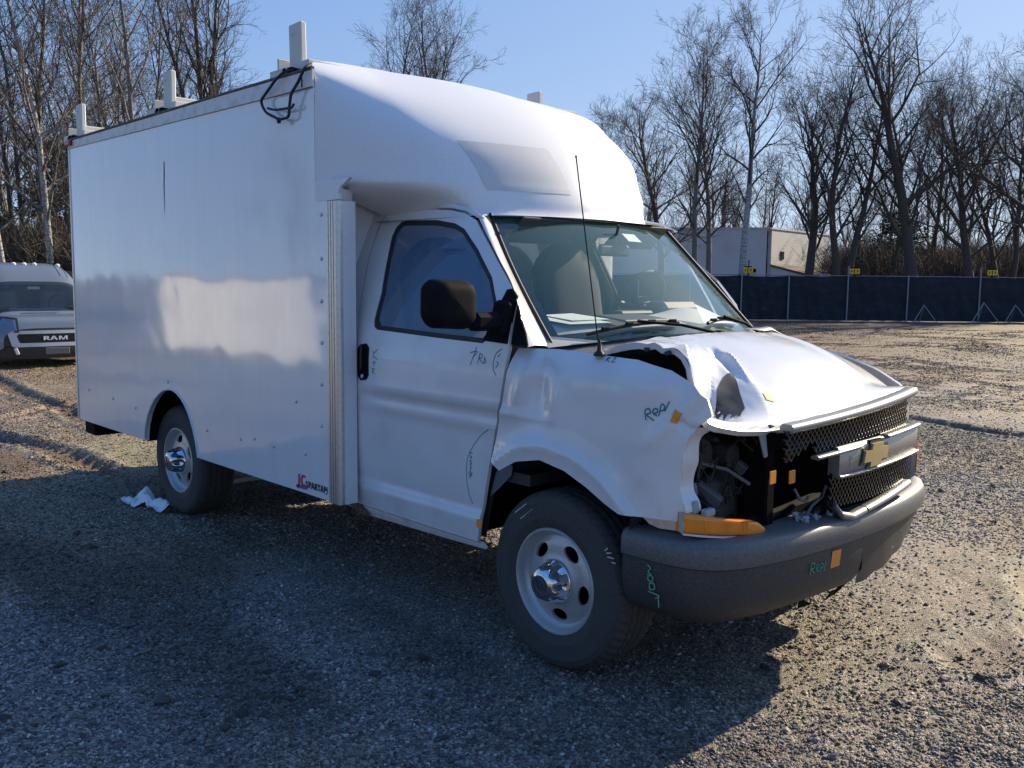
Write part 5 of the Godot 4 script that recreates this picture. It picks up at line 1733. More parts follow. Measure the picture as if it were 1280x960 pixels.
	rip.tri(lip + Vector3(-0.002, 0.598, 0), lip + Vector3(-0.10, 0.33, 0.05), lip + Vector3(-0.02, 0.45, -0.035), Vector3.RIGHT)
	rip.tri(lip + Vector3(-0.10, 0.36, 0.06), lip + Vector3(-0.16, 0.28, 0.02), lip + Vector3(-0.11, 0.34, -0.06), Vector3.RIGHT)
	rip.tri(Vector3(0.80, 0.38, 0.36), Vector3(0.80, 0.33, 0.25), Vector3(0.76, 0.31, 0.30), Vector3.RIGHT)
	part("torn_edge", rip, M.black_plastic, bump)
	var fl := MB.new()
	for q in [[0.60, -0.30, 0.50], [0.61, -0.42, 0.53], [0.60, -0.24, 0.42], [0.60, -0.08, 0.44], [0.6, -0.33, 0.47]]:
		var xx: float = smooth_table([-0.5, -0.3, 0.0], [0.870, 0.892, 0.905], q[1]) - 0.010 - 0.03 * (0.6 - q[2]) / 0.2
		for k in 3: fl.box(Transform3D(Basis.from_euler(Vector3(q[1] * 9.0 + k, 0.4 * k, 0.2)), Vector3(xx + 0.004, q[2] + 0.006 * k, q[1] + 0.01 * k)), Vector3(0.006, 0.004, 0.018 - 0.004 * k))
	part("chipped_spot", fl, M.chalk, bump)
	var cr := MB.new()        # shattered plastic shards lying on the bumper top
	var r2 := RandomNumberGenerator.new()
	r2.seed = 4
	for k in 26:
		var z := r2.randf_range(0.18, 0.42)
		cr.box(Transform3D(Basis.from_euler(Vector3(r2.randf() * 3, r2.randf() * 3, r2.randf() * 3)), Vector3(front_x(z, 0.86 - r2.randf() * 0.07), 0.708 + 0.01 * r2.randf(), z)), Vector3(0.03, 0.004, 0.012) * r2.randf_range(0.5, 1.4))
	part("broken_shards", cr, M.engine_pale, bump)
	var tape := MB.new()
	tape.grid(func(u: float, t: float) -> Vector3:
		var z := lerpf(0.305, 0.240, u)
		return Vector3(smooth_table([0.2, 0.5], [0.908, 0.885], z) + 0.0035 - 0.004 * t, lerpf(0.585, 0.515, t), z + 0.004 * t), 4, 2)
	part("tape", tape, M.tape_orange, bump)
	var face := func(z: float, y: float) -> Vector3: return Vector3(smooth_table([0.2, 0.5], [0.908, 0.885], z) + 0.003, y, z)
	write_on(bump, func(z: float, y: float) -> Vector3: return face.call(z, y), [[0.455, 0.520, 0.448, 0.560, 0.428, 0.558, 0.430, 0.542, 0.450, 0.540, 0.425, 0.520], [0.415, 0.535, 0.398, 0.540, 0.402, 0.550, 0.414, 0.546, 0.412, 0.530, 0.396, 0.524], [0.385, 0.518, 0.382, 0.548, 0.368, 0.548, 0.368, 0.534, 0.383, 0.532], [0.358, 0.518, 0.352, 0.555]], 0.0018, M.marker_green, "RePl")
	write_on(bump, func(x: float, y: float) -> Vector3: return Vector3(x, y, smooth_table([0.40, 0.60, 0.72], [0.990, 0.985, 0.945], x) + 0.003), [[0.52, 0.585, 0.535, 0.575, 0.525, 0.56, 0.54, 0.552], [0.522, 0.548, 0.545, 0.545, 0.542, 0.525, 0.524, 0.53, 0.528, 0.545], [0.53, 0.515, 0.55, 0.52, 0.555, 0.50, 0.535, 0.495, 0.532, 0.512], [0.528, 0.485, 0.575, 0.478, 0.56, 0.465], [0.572, 0.478, 0.577, 0.435]], 0.0028, M.marker_green, "Repl")
	# ---- lamps
	var sig := MB.new()
	var sp := PackedVector3Array([Vector3(0.655, 0.766, 0.965), Vector3(0.705, 0.757, 0.905), Vector3(0.745, 0.748, 0.83), Vector3(0.772, 0.740, 0.75), Vector3(0.788, 0.733, 0.68), Vector3(0.793, 0.728, 0.64)])
	var scv := Curve3D.new()
	for q in sp: scv.add_point(q)
	smooth_curve(scv, 0.4)
	scv.bake_interval = 0.01
	sig.grid(func(u: float, t: float) -> Vector3:      # t along the lamp, u round its section
		var f := t * scv.get_baked_length()
		var p := scv.sample_baked(f)
		var d := (scv.sample_baked(minf(f + 0.01, scv.get_baked_length())) - scv.sample_baked(maxf(f - 0.01, 0.0))).normalized()
		var o := Vector3(-d.z, 0, d.x)
		if o.x < 0.0: o = -o
		var h := 0.037 * (1.0 - 0.30 * t) * sqrt(clampf((1.0 - t) / 0.10, 0.02, 1.0))
		var a := u * TAU
		var sx := signf(cos(a)) * pow(absf(cos(a)), 0.5)
		var sy := signf(sin(a)) * pow(absf(sin(a)), 0.5)
		return p + o * (sx * 0.024 - 0.018) + Vector3.UP * (sy * h - 0.016 * t * t), 32, 40)
	sig.quad(sp[0] + Vector3(0.004, 0.036, 0), sp[0] + Vector3(0.004, -0.036, 0), sp[0] + Vector3(-0.04, -0.036, -0.01), sp[0] + Vector3(-0.04, 0.036, -0.01), Vector3.BACK)
	var ts := part("turn_signal", sig, M.amber, v, "amber turn signal hanging loose above the bumper")
	var rib := MB.new()
	for k in 22:
		var f := 0.5 + k * 0.13
		var i := mini(int(f), 4)
		var p := sp[i].lerp(sp[i + 1], f - i)
		var t := (sp[i + 1] - sp[i]).normalized()
		var o := Vector3(-t.z, 0, t.x)
		if o.x < 0.0: o = -o
		rib.box(Transform3D(Basis(t, Vector3.UP, o), p + o * 0.0065), Vector3(0.003, 0.040, 0.003))
	part("lens_rib", rib, M.amber_inner, ts)
	var tsb := MB.new()
	sweep(tsb, sp.slice(0, 5), [Vector2(-0.03, -0.044), Vector2(0.004, -0.044), Vector2(0.004, -0.037), Vector2(-0.03, -0.037)], true)
	part("lamp_edge", tsb, M.rail_white, ts)
	var brk := MB.new()
	brk.panel(poly([0.640, 0.805, 0.655, 0.80, 0.662, 0.755, 0.655, 0.728, 0.642, 0.735]), [], func(x: float, y: float) -> Vector3: return Vector3(x, y, 0.972), 0.1, Vector3.BACK, 0.01)
	part("lamp_bracket", brk, M.engine_pale, ts)
	var fm := MB.new()
	fm.grid(func(u: float, t: float) -> Vector3:
		var a := lerpf(0.2, 1.5, u)
		return Vector3(0.60 + 0.14 * cos(a), lerpf(0.725, 0.885, t) - 0.05 * u, -0.835 - 0.125 * sin(a)), 12, 4)
	fm.grid(func(u: float, t: float) -> Vector3:
		var a := lerpf(0.2, 1.5, u)
		return Vector3(0.585 + 0.14 * cos(a), lerpf(0.725, 0.885, t) - 0.05 * u, -0.825 - 0.125 * sin(a)), 12, 4, true)
	part("side_marker", fm, M.amber_inner, v, "amber side marker bent outwards at the far front corner")
	var hb := MB.new()
	hb.box(Transform3D(Basis.from_euler(Vector3(0, 0.5, 0)), Vector3(0.70, 0.80, -0.70)), Vector3(0.16, 0.16, 0.20), 0.02)
	hb.box(Transform3D(Basis.from_euler(Vector3(0, 0.35, 0)), Vector3(0.66, 0.96, -0.72)), Vector3(0.14, 0.27, 0.36), 0.03)
	part("lamp_housing", hb, M.lens_clear, v)
	var mbk := MB.new()      # what is left of the far door mirror
	mbk.box(Transform3D(Basis.from_euler(Vector3(0.2, 0.3, 0)), Vector3(-0.42, 1.49, -0.965)), Vector3(0.05, 0.07, 0.04), 0.012)
	mbk.wire([Vector3(-0.42, 1.44, -0.97), Vector3(-0.40, 1.45, -1.05), Vector3(-0.40, 1.37, -1.06)], 0.005, 6)
	part("mirror_stub", mbk, M.engine_pale, v)
	# ---- what shows in the empty headlight hole
	var bay := MB.new()
	bay.panel(poly([-0.60, 0.55, 0.98, 0.55, 0.98, 1.16, -0.60, 1.10]), [], func(z: float, y: float) -> Vector3: return Vector3(0.42 + 0.10 * (0.98 - z) * 0.4, y, z), 0.4, Vector3.RIGHT)
	part("engine_bay", bay, M.engine_dark, v)
	var rs := MB.new()
	rs.box(at(Vector3(0.735, 0.88, 0.545)), Vector3(0.05, 0.44, 0.06), 0.008)
	rs.box(at(Vector3(0.71, 1.07, 0.0)), Vector3(0.05, 0.07, 1.14), 0.01)
	rs.box(at(Vector3(0.71, 0.71, 0.0)), Vector3(0.06, 0.08, 1.5), 0.01)
	rs.box(at(Vector3(0.64, 0.67, 0.74)), Vector3(0.18, 0.03, 0.40), 0.01)
	part("radiator_support", rs, M.void_black, v)
	var rad := MB.new()
	rad.box(at(Vector3(0.62, 0.88, -0.02)), Vector3(0.03, 0.40, 1.10))
	part("radiator", rad, M.void_black, v)
	var eb := MB.new()
	eb.box(Transform3D(Basis.from_euler(Vector3(0, 0.2, 0.15)), Vector3(0.56, 0.80, 0.66)), Vector3(0.14, 0.20, 0.22), 0.03)
	part("washer_bottle", eb, M.engine_dark, v)
	var ln := MB.new()
	ln.lathe([Vector2(0.055, 0.0), Vector2(0.075, 0.03), Vector2(0.075, 0.10), Vector2(0.055, 0.13), Vector2(0.0001, 0.13)], Transform3D(Basis(Vector3.UP, PI / 2), Vector3(0.48, 0.99, 0.78)), 18)
	ln.lathe([Vector2(0.045, 0.0), Vector2(0.045, 0.12), Vector2(0.0001, 0.12)], Transform3D(Basis(Vector3.UP, PI / 2), Vector3(0.52, 0.97, 0.63)), 16)
	part("canister", ln, M.engine_dark, v)
	var ho := MB.new()
	ho.wire([Vector3(0.50, 1.05, 0.86), Vector3(0.57, 0.98, 0.84), Vector3(0.58, 0.88, 0.86), Vector3(0.53, 0.79, 0.84)], 0.013, 8)
	ho.wire([Vector3(0.60, 0.96, 0.80), Vector3(0.66, 0.93, 0.70), Vector3(0.71, 0.87, 0.62)], 0.008, 8)
	ho.wire([Vector3(0.80, 0.84, 0.44), Vector3(0.82, 0.80, 0.43), Vector3(0.82, 0.785, 0.38), Vector3(0.82, 0.80, 0.36)], 0.006, 8)
	ho.wire([Vector3(0.80, 0.70, 0.36), Vector3(0.82, 0.76, 0.33), Vector3(0.82, 0.78, 0.26), Vector3(0.83, 0.83, 0.24)], 0.007, 8)
	part("hose", ho, M.engine_grey, v)
	var r4 := RandomNumberGenerator.new()
	r4.seed = 19
	var wl := MB.new()
	for k in 16:
		var p := Vector3(r4.randf_range(0.52, 0.66), r4.randf_range(0.78, 1.06), r4.randf_range(0.50, 0.82))
		var pts := [p]
		for q in 3:
			p += Vector3(r4.randf_range(-0.02, 0.04), r4.randf_range(-0.09, 0.07), r4.randf_range(-0.10, 0.08))
			p = p.clamp(Vector3(0.48, 0.74, 0.42), Vector3(0.64, 1.06, 0.84))
			pts.append(p)
		wl.wire(pts, r4.randf_range(0.003, 0.008), 6)
	part("wiring", wl, M.engine_dark, v)
	for k in 14:
		var bk := MB.new()
		bk.box(Transform3D(Basis.from_euler(Vector3(r4.randf() * 3.0, r4.randf() * 3.0, r4.randf() * 3.0)), Vector3(r4.randf_range(0.50, 0.64), r4.randf_range(0.76, 1.05), r4.randf_range(0.46, 0.82))), Vector3(r4.randf_range(0.02, 0.05), r4.randf_range(0.03, 0.12), r4.randf_range(0.01, 0.05)), 0.004)
		part("bracket", bk, M.engine_grey if k % 3 == 0 else M.engine_dark, v)
	var bits := MB.new()
	bits.box(Transform3D(Basis.from_euler(Vector3(0.3, 0, 0.1)), Vector3(0.745, 1.03, 0.585)), Vector3(0.012, 0.11, 0.035), 0.003)
	bits.box(at(Vector3(0.585, 0.855, 0.80)), Vector3(0.03, 0.05, 0.04), 0.01)
	bits.box(at(Vector3(0.57, 1.025, 0.755)), Vector3(0.02, 0.025, 0.025), 0.006)
	bits.box(at(Vector3(0.66, 0.815, 0.90)), Vector3(0.02, 0.05, 0.03), 0.006)
	bits.box(at(Vector3(0.69, 0.795, 0.86)), Vector3(0.03, 0.03, 0.06), 0.006)
	part("broken_mount", bits, M.engine_pale, v)
	for q in [Vector3(0.766, 0.895, 0.545), Vector3(0.80, 0.89, 0.46)]:
		var t2 := MB.new()
		t2.box(at(q), Vector3(0.004, 0.05, 0.042))
		part("tape", t2, M.tape_orange, v)

func van_interior(v: Node3D) -> void:
	var d := MB.new()
	d.grid(func(u: float, t: float) -> Vector3:
		var z := lerpf(0.86, -0.86, u)
		var x := lerpf(0.02, -0.50, t) - 0.16 * pow(absf(z) / 0.86, 2.2) * (1.0 - t)
		var y := smooth_table([0.0, 0.25, 0.55, 0.80, 0.92, 1.0], [1.385, 1.425, 1.462, 1.462, 1.41, 1.24], t) + 0.045 * exp(-pow((z + 0.45) / 0.22, 2.0)) * smoothstep(0.35, 0.8, t) - 0.03 * pow(absf(z) / 0.86, 3.0)
		return Vector3(x, y, z), 48, 20)
	d.quad(Vector3(-0.50, 1.24, 0.86), Vector3(-0.50, 1.24, -0.86), Vector3(-0.42, 0.85, -0.86), Vector3(-0.42, 0.85, 0.86), Vector3.LEFT)
	var dash := part("dashboard", d, M.dash, v)
	var pd := MB.new()
	pd.box(Transform3D(Basis(Vector3.FORWARD, 0.10), Vector3(-0.27, 1.464, 0.14)), Vector3(0.20, 0.012, 0.34), 0.004)
	pd.box(Transform3D(Basis(Vector3.FORWARD, 0.05), Vector3(-0.40, 1.477, -0.02)), Vector3(0.08, 0.035, 0.26), 0.01)
	pd.box(Transform3D(Basis(Vector3.FORWARD, 0.16), Vector3(-0.18, 1.448, 0.36)), Vector3(0.14, 0.006, 0.16), 0.002)
	part("dash_tray", pd, M.dash_dark, dash)
	var pa := MB.new()
	pa.quad(Vector3(-0.20, 1.448, 0.66), Vector3(-0.38, 1.470, 0.70), Vector3(-0.36, 1.478, 0.46), Vector3(-0.16, 1.452, 0.42), Vector3.UP)
	pa.quad(Vector3(-0.24, 1.462, 0.60), Vector3(-0.42, 1.482, 0.62), Vector3(-0.43, 1.486, 0.40), Vector3(-0.22, 1.464, 0.36), Vector3.UP)
	part("papers", pa, M.paper, dash)
	var cards := MB.new()
	cards.tri(Vector3(-0.06, 1.425, -0.18), Vector3(-0.05, 1.425, -0.46), Vector3(-0.20, 1.53, -0.28), Vector3.RIGHT)
	part("paper_card", cards, M.paper_white, dash)
	var stk := MB.new()
	stk.grid(func(u: float, t: float) -> Vector3: return glass_at(lerpf(0.56, 0.64, u), lerpf(0.80, 0.88, t)) - Vector3(0.004, 0.003, 0), 3, 3)
	part("sticker", stk, M.paper, v)
	# instrument hood, steering wheel and column
	var ih := MB.new()
	ih.box(at(Vector3(-0.46, 1.50, -0.45)), Vector3(0.16, 0.07, 0.36), 0.03)
	part("instrument_hood", ih, M.dash_dark, dash)
	var sw := MB.new()
	var pts := []
	var axis := Transform3D(Basis(Vector3.FORWARD, 0.45), Vector3(-0.70, 1.525, -0.45))
	for k in 33:
		var a := TAU * k / 32
		pts.append(axis * Vector3(0, cos(a) * 0.19, sin(a) * 0.19))
	sw.wire(pts, 0.016, 8)
	sw.wire([axis * Vector3(0, 0, 0.18), axis * Vector3(0.03, -0.02, 0.0), axis * Vector3(0, 0, -0.18)], 0.018, 6)
	sw.wire([axis * Vector3(0.03, -0.02, 0), axis * Vector3(0.25, -0.05, 0)], 0.035, 8)
	sw.box(axis * at(Vector3(0.01, -0.02, 0)), Vector3(0.06, 0.12, 0.14), 0.02)
	part("steering_wheel", sw, M.dash_dark, v)
	for s in [0.50, -0.48]:
		var st := MB.new()
		var back := PackedVector2Array([Vector2(-0.26, 1.0), Vector2(0.26, 1.0)])
		for k in 17:
			var a := PI * k / 16.0
			back.append(Vector2(cos(a) * 0.255, 1.60 + sin(a) * 0.27))
		var lean := func(d: float) -> Callable: return func(z: float, y: float) -> Vector3:
			var q := Vector2(z, maxf(y - 1.58, 0.0)).length() / 0.26
			return Vector3(-1.17 - (y - 0.95) * 0.17 + d * (1.0 - 0.45 * pow(minf(q, 1.0), 4.0)), y, z + s)
		st.panel(back, [], lean.call(0.07), 0.06, Vector3.RIGHT)
		st.panel(back, [], lean.call(-0.07), 0.06, Vector3.LEFT)
		st.edge(back, lean.call(0.07), Vector3.RIGHT, 0.10, false)
		st.box(at(Vector3(-0.98, 0.92, s)), Vector3(0.52, 0.18, 0.50), 0.06)
		part("seat", st, M.seat, v)
	var fl := MB.new()
	fl.box(at(Vector3(-0.85, 0.78, 0)), Vector3(1.36, 0.05, 1.86))
	fl.box(at(Vector3(-0.30, 1.02, 0)), Vector3(0.04, 0.5, 1.8))
	part("cab_floor", fl, M.dash_dark, v)
	var hl := MB.new()
	hl.panel(poly([-1.52, -0.78, -0.70, -0.76, -0.585, -0.4, -0.56, 0.0, -0.585, 0.4, -0.70, 0.76, -1.52, 0.78]), [], func(x: float, z: float) -> Vector3: return Vector3(x, 1.955 - 0.02 * z * z, z), 0.3, Vector3.DOWN)
	part("headliner", hl, M.liner, v)
	for s in [0.36, -0.36]:
		var sv := MB.new()
		sv.box(Transform3D(Basis(Vector3.FORWARD, -0.75), Vector3(-0.66, 1.885, s)), Vector3(0.17, 0.012, 0.42), 0.004)
		part("sun_visor", sv, M.dash_dark, v)
	var rm := MB.new()
	rm.box(at(Vector3(-0.53, 1.80, -0.02)), Vector3(0.03, 0.06, 0.24), 0.012)
	rm.wire([Vector3(-0.53, 1.82, -0.02), Vector3(-0.50, 1.93, -0.02)], 0.008)
	part("cabin_mirror", rm, M.dash_dark, v)
	# load space seen through the arch: dim walls with shelving
	var sh := MB.new()
	for y in [0.95, 1.35, 1.75]:
		sh.box(at(Vector3(-3.3, y, -0.86)), Vector3(3.2, 0.03, 0.40))
		sh.box(at(Vector3(-3.3, y, 0.86)), Vector3(3.2, 0.03, 0.40))
	part("shelving", sh, M.engine_grey, v)

func van_under(v: Node3D) -> void:
	var fr := MB.new()
	for z in [0.42, -0.42]: fr.box(at(Vector3(-2.2, 0.47, z)), Vector3(5.6, 0.16, 0.08), 0.01)
	for x in [-4.6, -2.9, -2.0, -0.7, 0.45]: fr.box(at(Vector3(x, 0.46, 0)), Vector3(0.10, 0.10, 0.84))
	part("chassis_frame", fr, M.void_black, v)
	var ax := MB.new()
	ax.wire([Vector3(-3.5355, 0.37, 0.80), Vector3(-3.5355, 0.37, -0.80)], 0.05, 10)
	ax.lathe([Vector2(0.0001, -0.16), Vector2(0.10, -0.13), Vector2(0.16, -0.03), Vector2(0.16, 0.05), Vector2(0.08, 0.15), Vector2(0.0001, 0.16)], Transform3D(Basis(Vector3.UP, PI / 2), Vector3(-3.5355, 0.37, 0.08)), 16)
	ax.wire([Vector3(-0.1, 0.36, 0.74), Vector3(-0.1, 0.33, 0.0), Vector3(-0.1, 0.36, -0.74)], 0.05, 8)
	part("axle", ax, M.engine_dark, v)
	var tk := MB.new()
	tk.box(at(Vector3(-2.3, 0.42, -0.6)), Vector3(1.1, 0.24, 0.42), 0.05)
	tk.wire([Vector3(-0.6, 0.36, 0.2), Vector3(-2.8, 0.36, 0.24), Vector3(-3.3, 0.50, 0.55), Vector3(-4.6, 0.42, 0.6)], 0.04, 8)
	tk.box(at(Vector3(-0.6, 0.42, 0.0)), Vector3(0.9, 0.26, 0.5), 0.06)
	part("underbody", tk, M.engine_dark, v)
	var sp := MB.new()
	sp.box(at(Vector3(0.40, 0.37, -0.10)), Vector3(0.34, 0.20, 1.50), 0.04)  # unseen box added to keep sunlight from passing under the nose
	part("added_splash_shield", sp, M.void_black, v)
	# wheel housings: dark curved sheets over each wheel
	for q in [[0.0, 0.50, 0.93], [0.0, 0.50, -0.93], [-3.42, 0.46, 1.08], [-3.42, 0.46, -1.08]]:
		var cx: float = q[0]
		var rr: float = q[1]
		var zo: float = q[2]
		var zi: float = signf(zo) * 0.50
		var wh := MB.new()
		wh.grid(func(u: float, t: float) -> Vector3:
			var a := lerpf(0.10, PI - 0.10, u)
			return Vector3(cx + cos(a) * (rr + 0.02), 0.43 + sin(a) * rr * 1.0, lerpf(zo, zi, t)), 24, 3)
		wh.panel(poly([cx - rr, 0.5, cx + rr, 0.5, cx + rr, 0.9, cx - rr, 0.9]), [], func(x: float, y: float) -> Vector3: return Vector3(x, y, zi), 0.5, Vector3(0, 0, zo))
		part("wheel_housing", wh, M.void_black, v)

func van_rack(v: Node3D) -> void:
	var n := 0
	for x in [-1.905, -3.53, -5.19]:
		var cb := MB.new()
		cb.box(at(Vector3(x + 0.01 - (0.03 if n == 0 else 0.0), 2.795 - (0.02 if n == 0 else 0.0), 0.12)), Vector3(0.10, 0.065, 1.78), 0.006)
		var bar := part("rack_crossbar", cb, M.rack_white, v)
		for s in [1.0, -1.0]:
			var px: float = x if s > 0.0 else x - 0.20
			var drop := 0.012 if s > 0.0 else 0.055
			var po := MB.new()
			po.box(Transform3D(Basis.from_euler(Vector3(0, 0, 0.03 if n == 0 else -0.01)), Vector3(px, 2.885 - drop, 1.0 * s)), Vector3(0.125, 0.245, 0.035), 0.006)
			po.lathe([Vector2(0.008, 0.0), Vector2(0.008, 0.006), Vector2(0.0001, 0.007)], at(Vector3(px - 0.02, 2.95 - drop, 1.0 * s + 0.017 * s)), 8)
			part("rack_post", po, M.rack_white, bar)
			var ft := MB.new()
			ft.box(at(Vector3(x - 0.02, 2.742, 1.045 * s)), Vector3(0.23, 0.012, 0.10), 0.003)
			ft.box(at(Vector3(x - 0.02, 2.722, 1.088 * s)), Vector3(0.23, 0.050, 0.012), 0.003)
			ft.box(at(Vector3(x - 0.09, 2.775, 1.03 * s)), Vector3(0.016, 0.08, 0.08), 0.003)
			ft.box(at(Vector3(x + 0.115, 2.735, 0.93 * s)), Vector3(0.11, 0.09, 0.22), 0.004)
			part("rack_foot", ft, M.rack_white, bar)
			var cl := MB.new()
			cl.box(at(Vector3(x + 0.075, 2.722, 1.075 * s)), Vector3(0.045, 0.040, 0.05), 0.006)
			cl.wire([Vector3(x + 0.05, 2.70, 1.12 * s), Vector3(x + 0.03, 2.735, 1.10 * s)], 0.010, 6)
			part("rack_clamp", cl, M.black_plastic, bar)
		n += 1

func wheel(v: Node3D, called: String, p: Vector3, turn: float, _far: bool, spin: float) -> void:
	var r := 0.383
	var ty := MB.new()
	var prof := [Vector2(0.215, -0.012), Vector2(0.222, 0.006), Vector2(0.236, 0.014), Vector2(0.262, 0.021), Vector2(0.268, 0.024), Vector2(0.275, 0.022), Vector2(0.305, 0.022), Vector2(0.328, 0.018), Vector2(0.332, 0.021), Vector2(0.338, 0.017), Vector2(0.352, 0.010), Vector2(0.357, 0.011), Vector2(0.366, 0.0), Vector2(0.374, -0.011), Vector2(0.379, -0.024), Vector2(0.3815, -0.048), Vector2(0.374, -0.051), Vector2(0.374, -0.059), Vector2(0.3825, -0.062), Vector2(0.383, -0.086), Vector2(0.375, -0.089), Vector2(0.375, -0.099), Vector2(0.383, -0.102), Vector2(0.383, -0.126), Vector2(0.375, -0.129), Vector2(0.375, -0.139), Vector2(0.3825, -0.142), Vector2(0.3815, -0.166), Vector2(0.374, -0.169), Vector2(0.374, -0.177), Vector2(0.379, -0.180), Vector2(0.374, -0.214), Vector2(0.35, -0.232), Vector2(0.30, -0.240), Vector2(0.22, -0.225)]
	var m := prof.size()
	ty.grid(func(u: float, t: float) -> Vector3:
		var q: Vector2 = prof[int(round(t * (m - 1)))]
		var a := -u * TAU
		var rad := q.x
		if q.x > 0.3655:      # tread blocks: notches across the ribs
			var blk := fposmod(u * 56.0 + (0.35 if q.y < -0.1 else 0.0) + q.y * 6.0, 1.0)
			if blk < 0.25: rad -= 0.0065 if q.y > -0.05 or q.y < -0.175 else 0.004
		return Vector3(cos(a) * rad, sin(a) * rad, q.y), 224, m - 1)
	var hub := Node3D.new()
	hub.name = called if not v.has_node(NodePath(called)) else called + "_001"
	v.add_child(hub)
	hub.position = p
	hub.rotation = Vector3(0, turn, 0)
	part("tyre", ty, M.rubber, hub)
	if called == "front_wheel" and p.z > 0.0:
		var ck := MB.new()
		for s in [[-0.225, 0.255, -0.16, 0.305], [-0.19, 0.235, -0.12, 0.29], [0.292, 0.200, 0.302, 0.212], [0.30, 0.192, 0.322, 0.197], [0.305, 0.178, 0.335, 0.178], [0.328, 0.162, 0.345, 0.160]]:
			ck.wire([Vector3(s[0], s[1], 0.0215), Vector3(s[2], s[3], 0.0185)], 0.0028, 4)
		part("chalk_mark", ck, M.chalk, hub)
	# rim: rolled flange and a pressed disc with five kidney holes
	var rm := MB.new()
	rm.lathe([Vector2(0.226, -0.004), Vector2(0.228, 0.008), Vector2(0.224, 0.014), Vector2(0.217, 0.014), Vector2(0.211, 0.006), Vector2(0.206, -0.012), Vector2(0.198, -0.024), Vector2(0.188, -0.032)], Transform3D.IDENTITY, 64)
	var disc := PackedVector2Array()
	var core := PackedVector2Array()
	for k in 64:
		disc.append(Vector2.from_angle(TAU * k / 64) * 0.190)
		core.append(Vector2.from_angle(TAU * k / 64) * 0.055)
	var holes := [core]
	for k in 5:
		var a := spin + TAU * k / 5
		var h := PackedVector2Array()
		for s in 20:
			var b := TAU * s / 20
			var q := Vector2(cos(b) * 0.027, sin(b) * 0.044)
			h.append(Vector2.from_angle(a + q.y / 0.148) * (0.148 + q.x))
		holes.append(h)
	rm.panel(disc, holes, func(x: float, y: float) -> Vector3:
		var d := Vector2(x, y).length()
		return Vector3(x, y, smooth_table([0.05, 0.085, 0.115, 0.15, 0.175, 0.190], [-0.004, -0.006, -0.014, -0.016, -0.024, -0.033], d)), 0.024, Vector3.BACK, 0.012)
	part("rim", rm, M.rim_silver, hub)
	var bk := MB.new()
	bk.lathe([Vector2(0.0001, -0.06), Vector2(0.10, -0.06), Vector2(0.18, -0.09), Vector2(0.21, -0.02)], Transform3D.IDENTITY, 32)
	part("brake_drum", bk, M.void_black, hub)
	# hub cap: chrome dome with eight nut covers round it
	var hc := MB.new()
	hc.lathe([Vector2(0.094, -0.014), Vector2(0.094, 0.002), Vector2(0.090, 0.007)], Transform3D.IDENTITY, 40)
	hc.grid(func(u: float, t: float) -> Vector3:        # flank with eight scallops over the nuts
		var a := u * TAU
		var lobe := pow(0.5 + 0.5 * cos(a * 8.0), 1.6)
		var rad := smooth_table([0.0, 0.15, 0.55, 0.8, 1.0], [0.090, 0.086, 0.076, 0.066, 0.052], t)
		var dent := 0.017 * lobe * sin(PI * clampf(t * 1.15, 0.0, 1.0))
		return Vector3(cos(a) * (rad - dent), sin(a) * (rad - dent), smooth_table([0.0, 0.15, 0.55, 0.8, 1.0], [0.007, 0.022, 0.060, 0.078, 0.086], t)), 128, 14)
	hc.lathe([Vector2(0.052, 0.086), Vector2(0.046, 0.090), Vector2(0.040, 0.0905), Vector2(0.0001, 0.0905)], Transform3D.IDENTITY, 40)
	var cap := part("hub_cap", hc, M.chrome, hub)
	for k in 8:
		var rc := MB.new()
		var a := TAU * k / 8
		rc.grid(func(u: float, t: float) -> Vector3:
			var b := a + (u - 0.5) * 0.50
			var f := lerpf(0.20, 0.66, t)
			var sh := sin(PI * u) * sin(PI * t)
			var rad := smooth_table([0.0, 0.15, 0.55, 0.8, 1.0], [0.090, 0.086, 0.076, 0.066, 0.052], f) - 0.010 * sin(PI * clampf(f * 1.15, 0.0, 1.0)) * pow(0.5 + 0.5 * cos((b - a) * 8.0), 1.6) - 0.012 + 0.011 * minf(1.0, sh * 2.5)
			return Vector3(cos(b) * rad, sin(b) * rad, smooth_table([0.0, 0.15, 0.55, 0.8, 1.0], [0.007, 0.022, 0.060, 0.078, 0.086], f)), 8, 8)
		part("nut_recess", rc, M.engine_grey, cap)
	var em := MB.new()
	for k in 32:
		var a := TAU * k / 32
		var b := TAU * (k + 1) / 32
		em.box(along(Vector3(cos(a) * 0.036, sin(a) * 0.036, 0.0900), Vector3(cos(b) * 0.036, sin(b) * 0.036, 0.0900)), Vector3(0.0025, 0.0025, 0.0074))
	var bt := bowtie(0.24)
	for k in bt.size():
		var a := bt[k].rotated(spin)
		var b := bt[(k + 1) % bt.size()].rotated(spin)
		em.box(along(Vector3(a.x, a.y, 0.0905), Vector3(b.x, b.y, 0.0905)), Vector3(0.002, 0.002, a.distance_to(b) + 0.001))
	var ring := part("hub_badge", em, M.print_black, hub)
	ring.position.z = 0.001
	cap.name = "hub_cap"

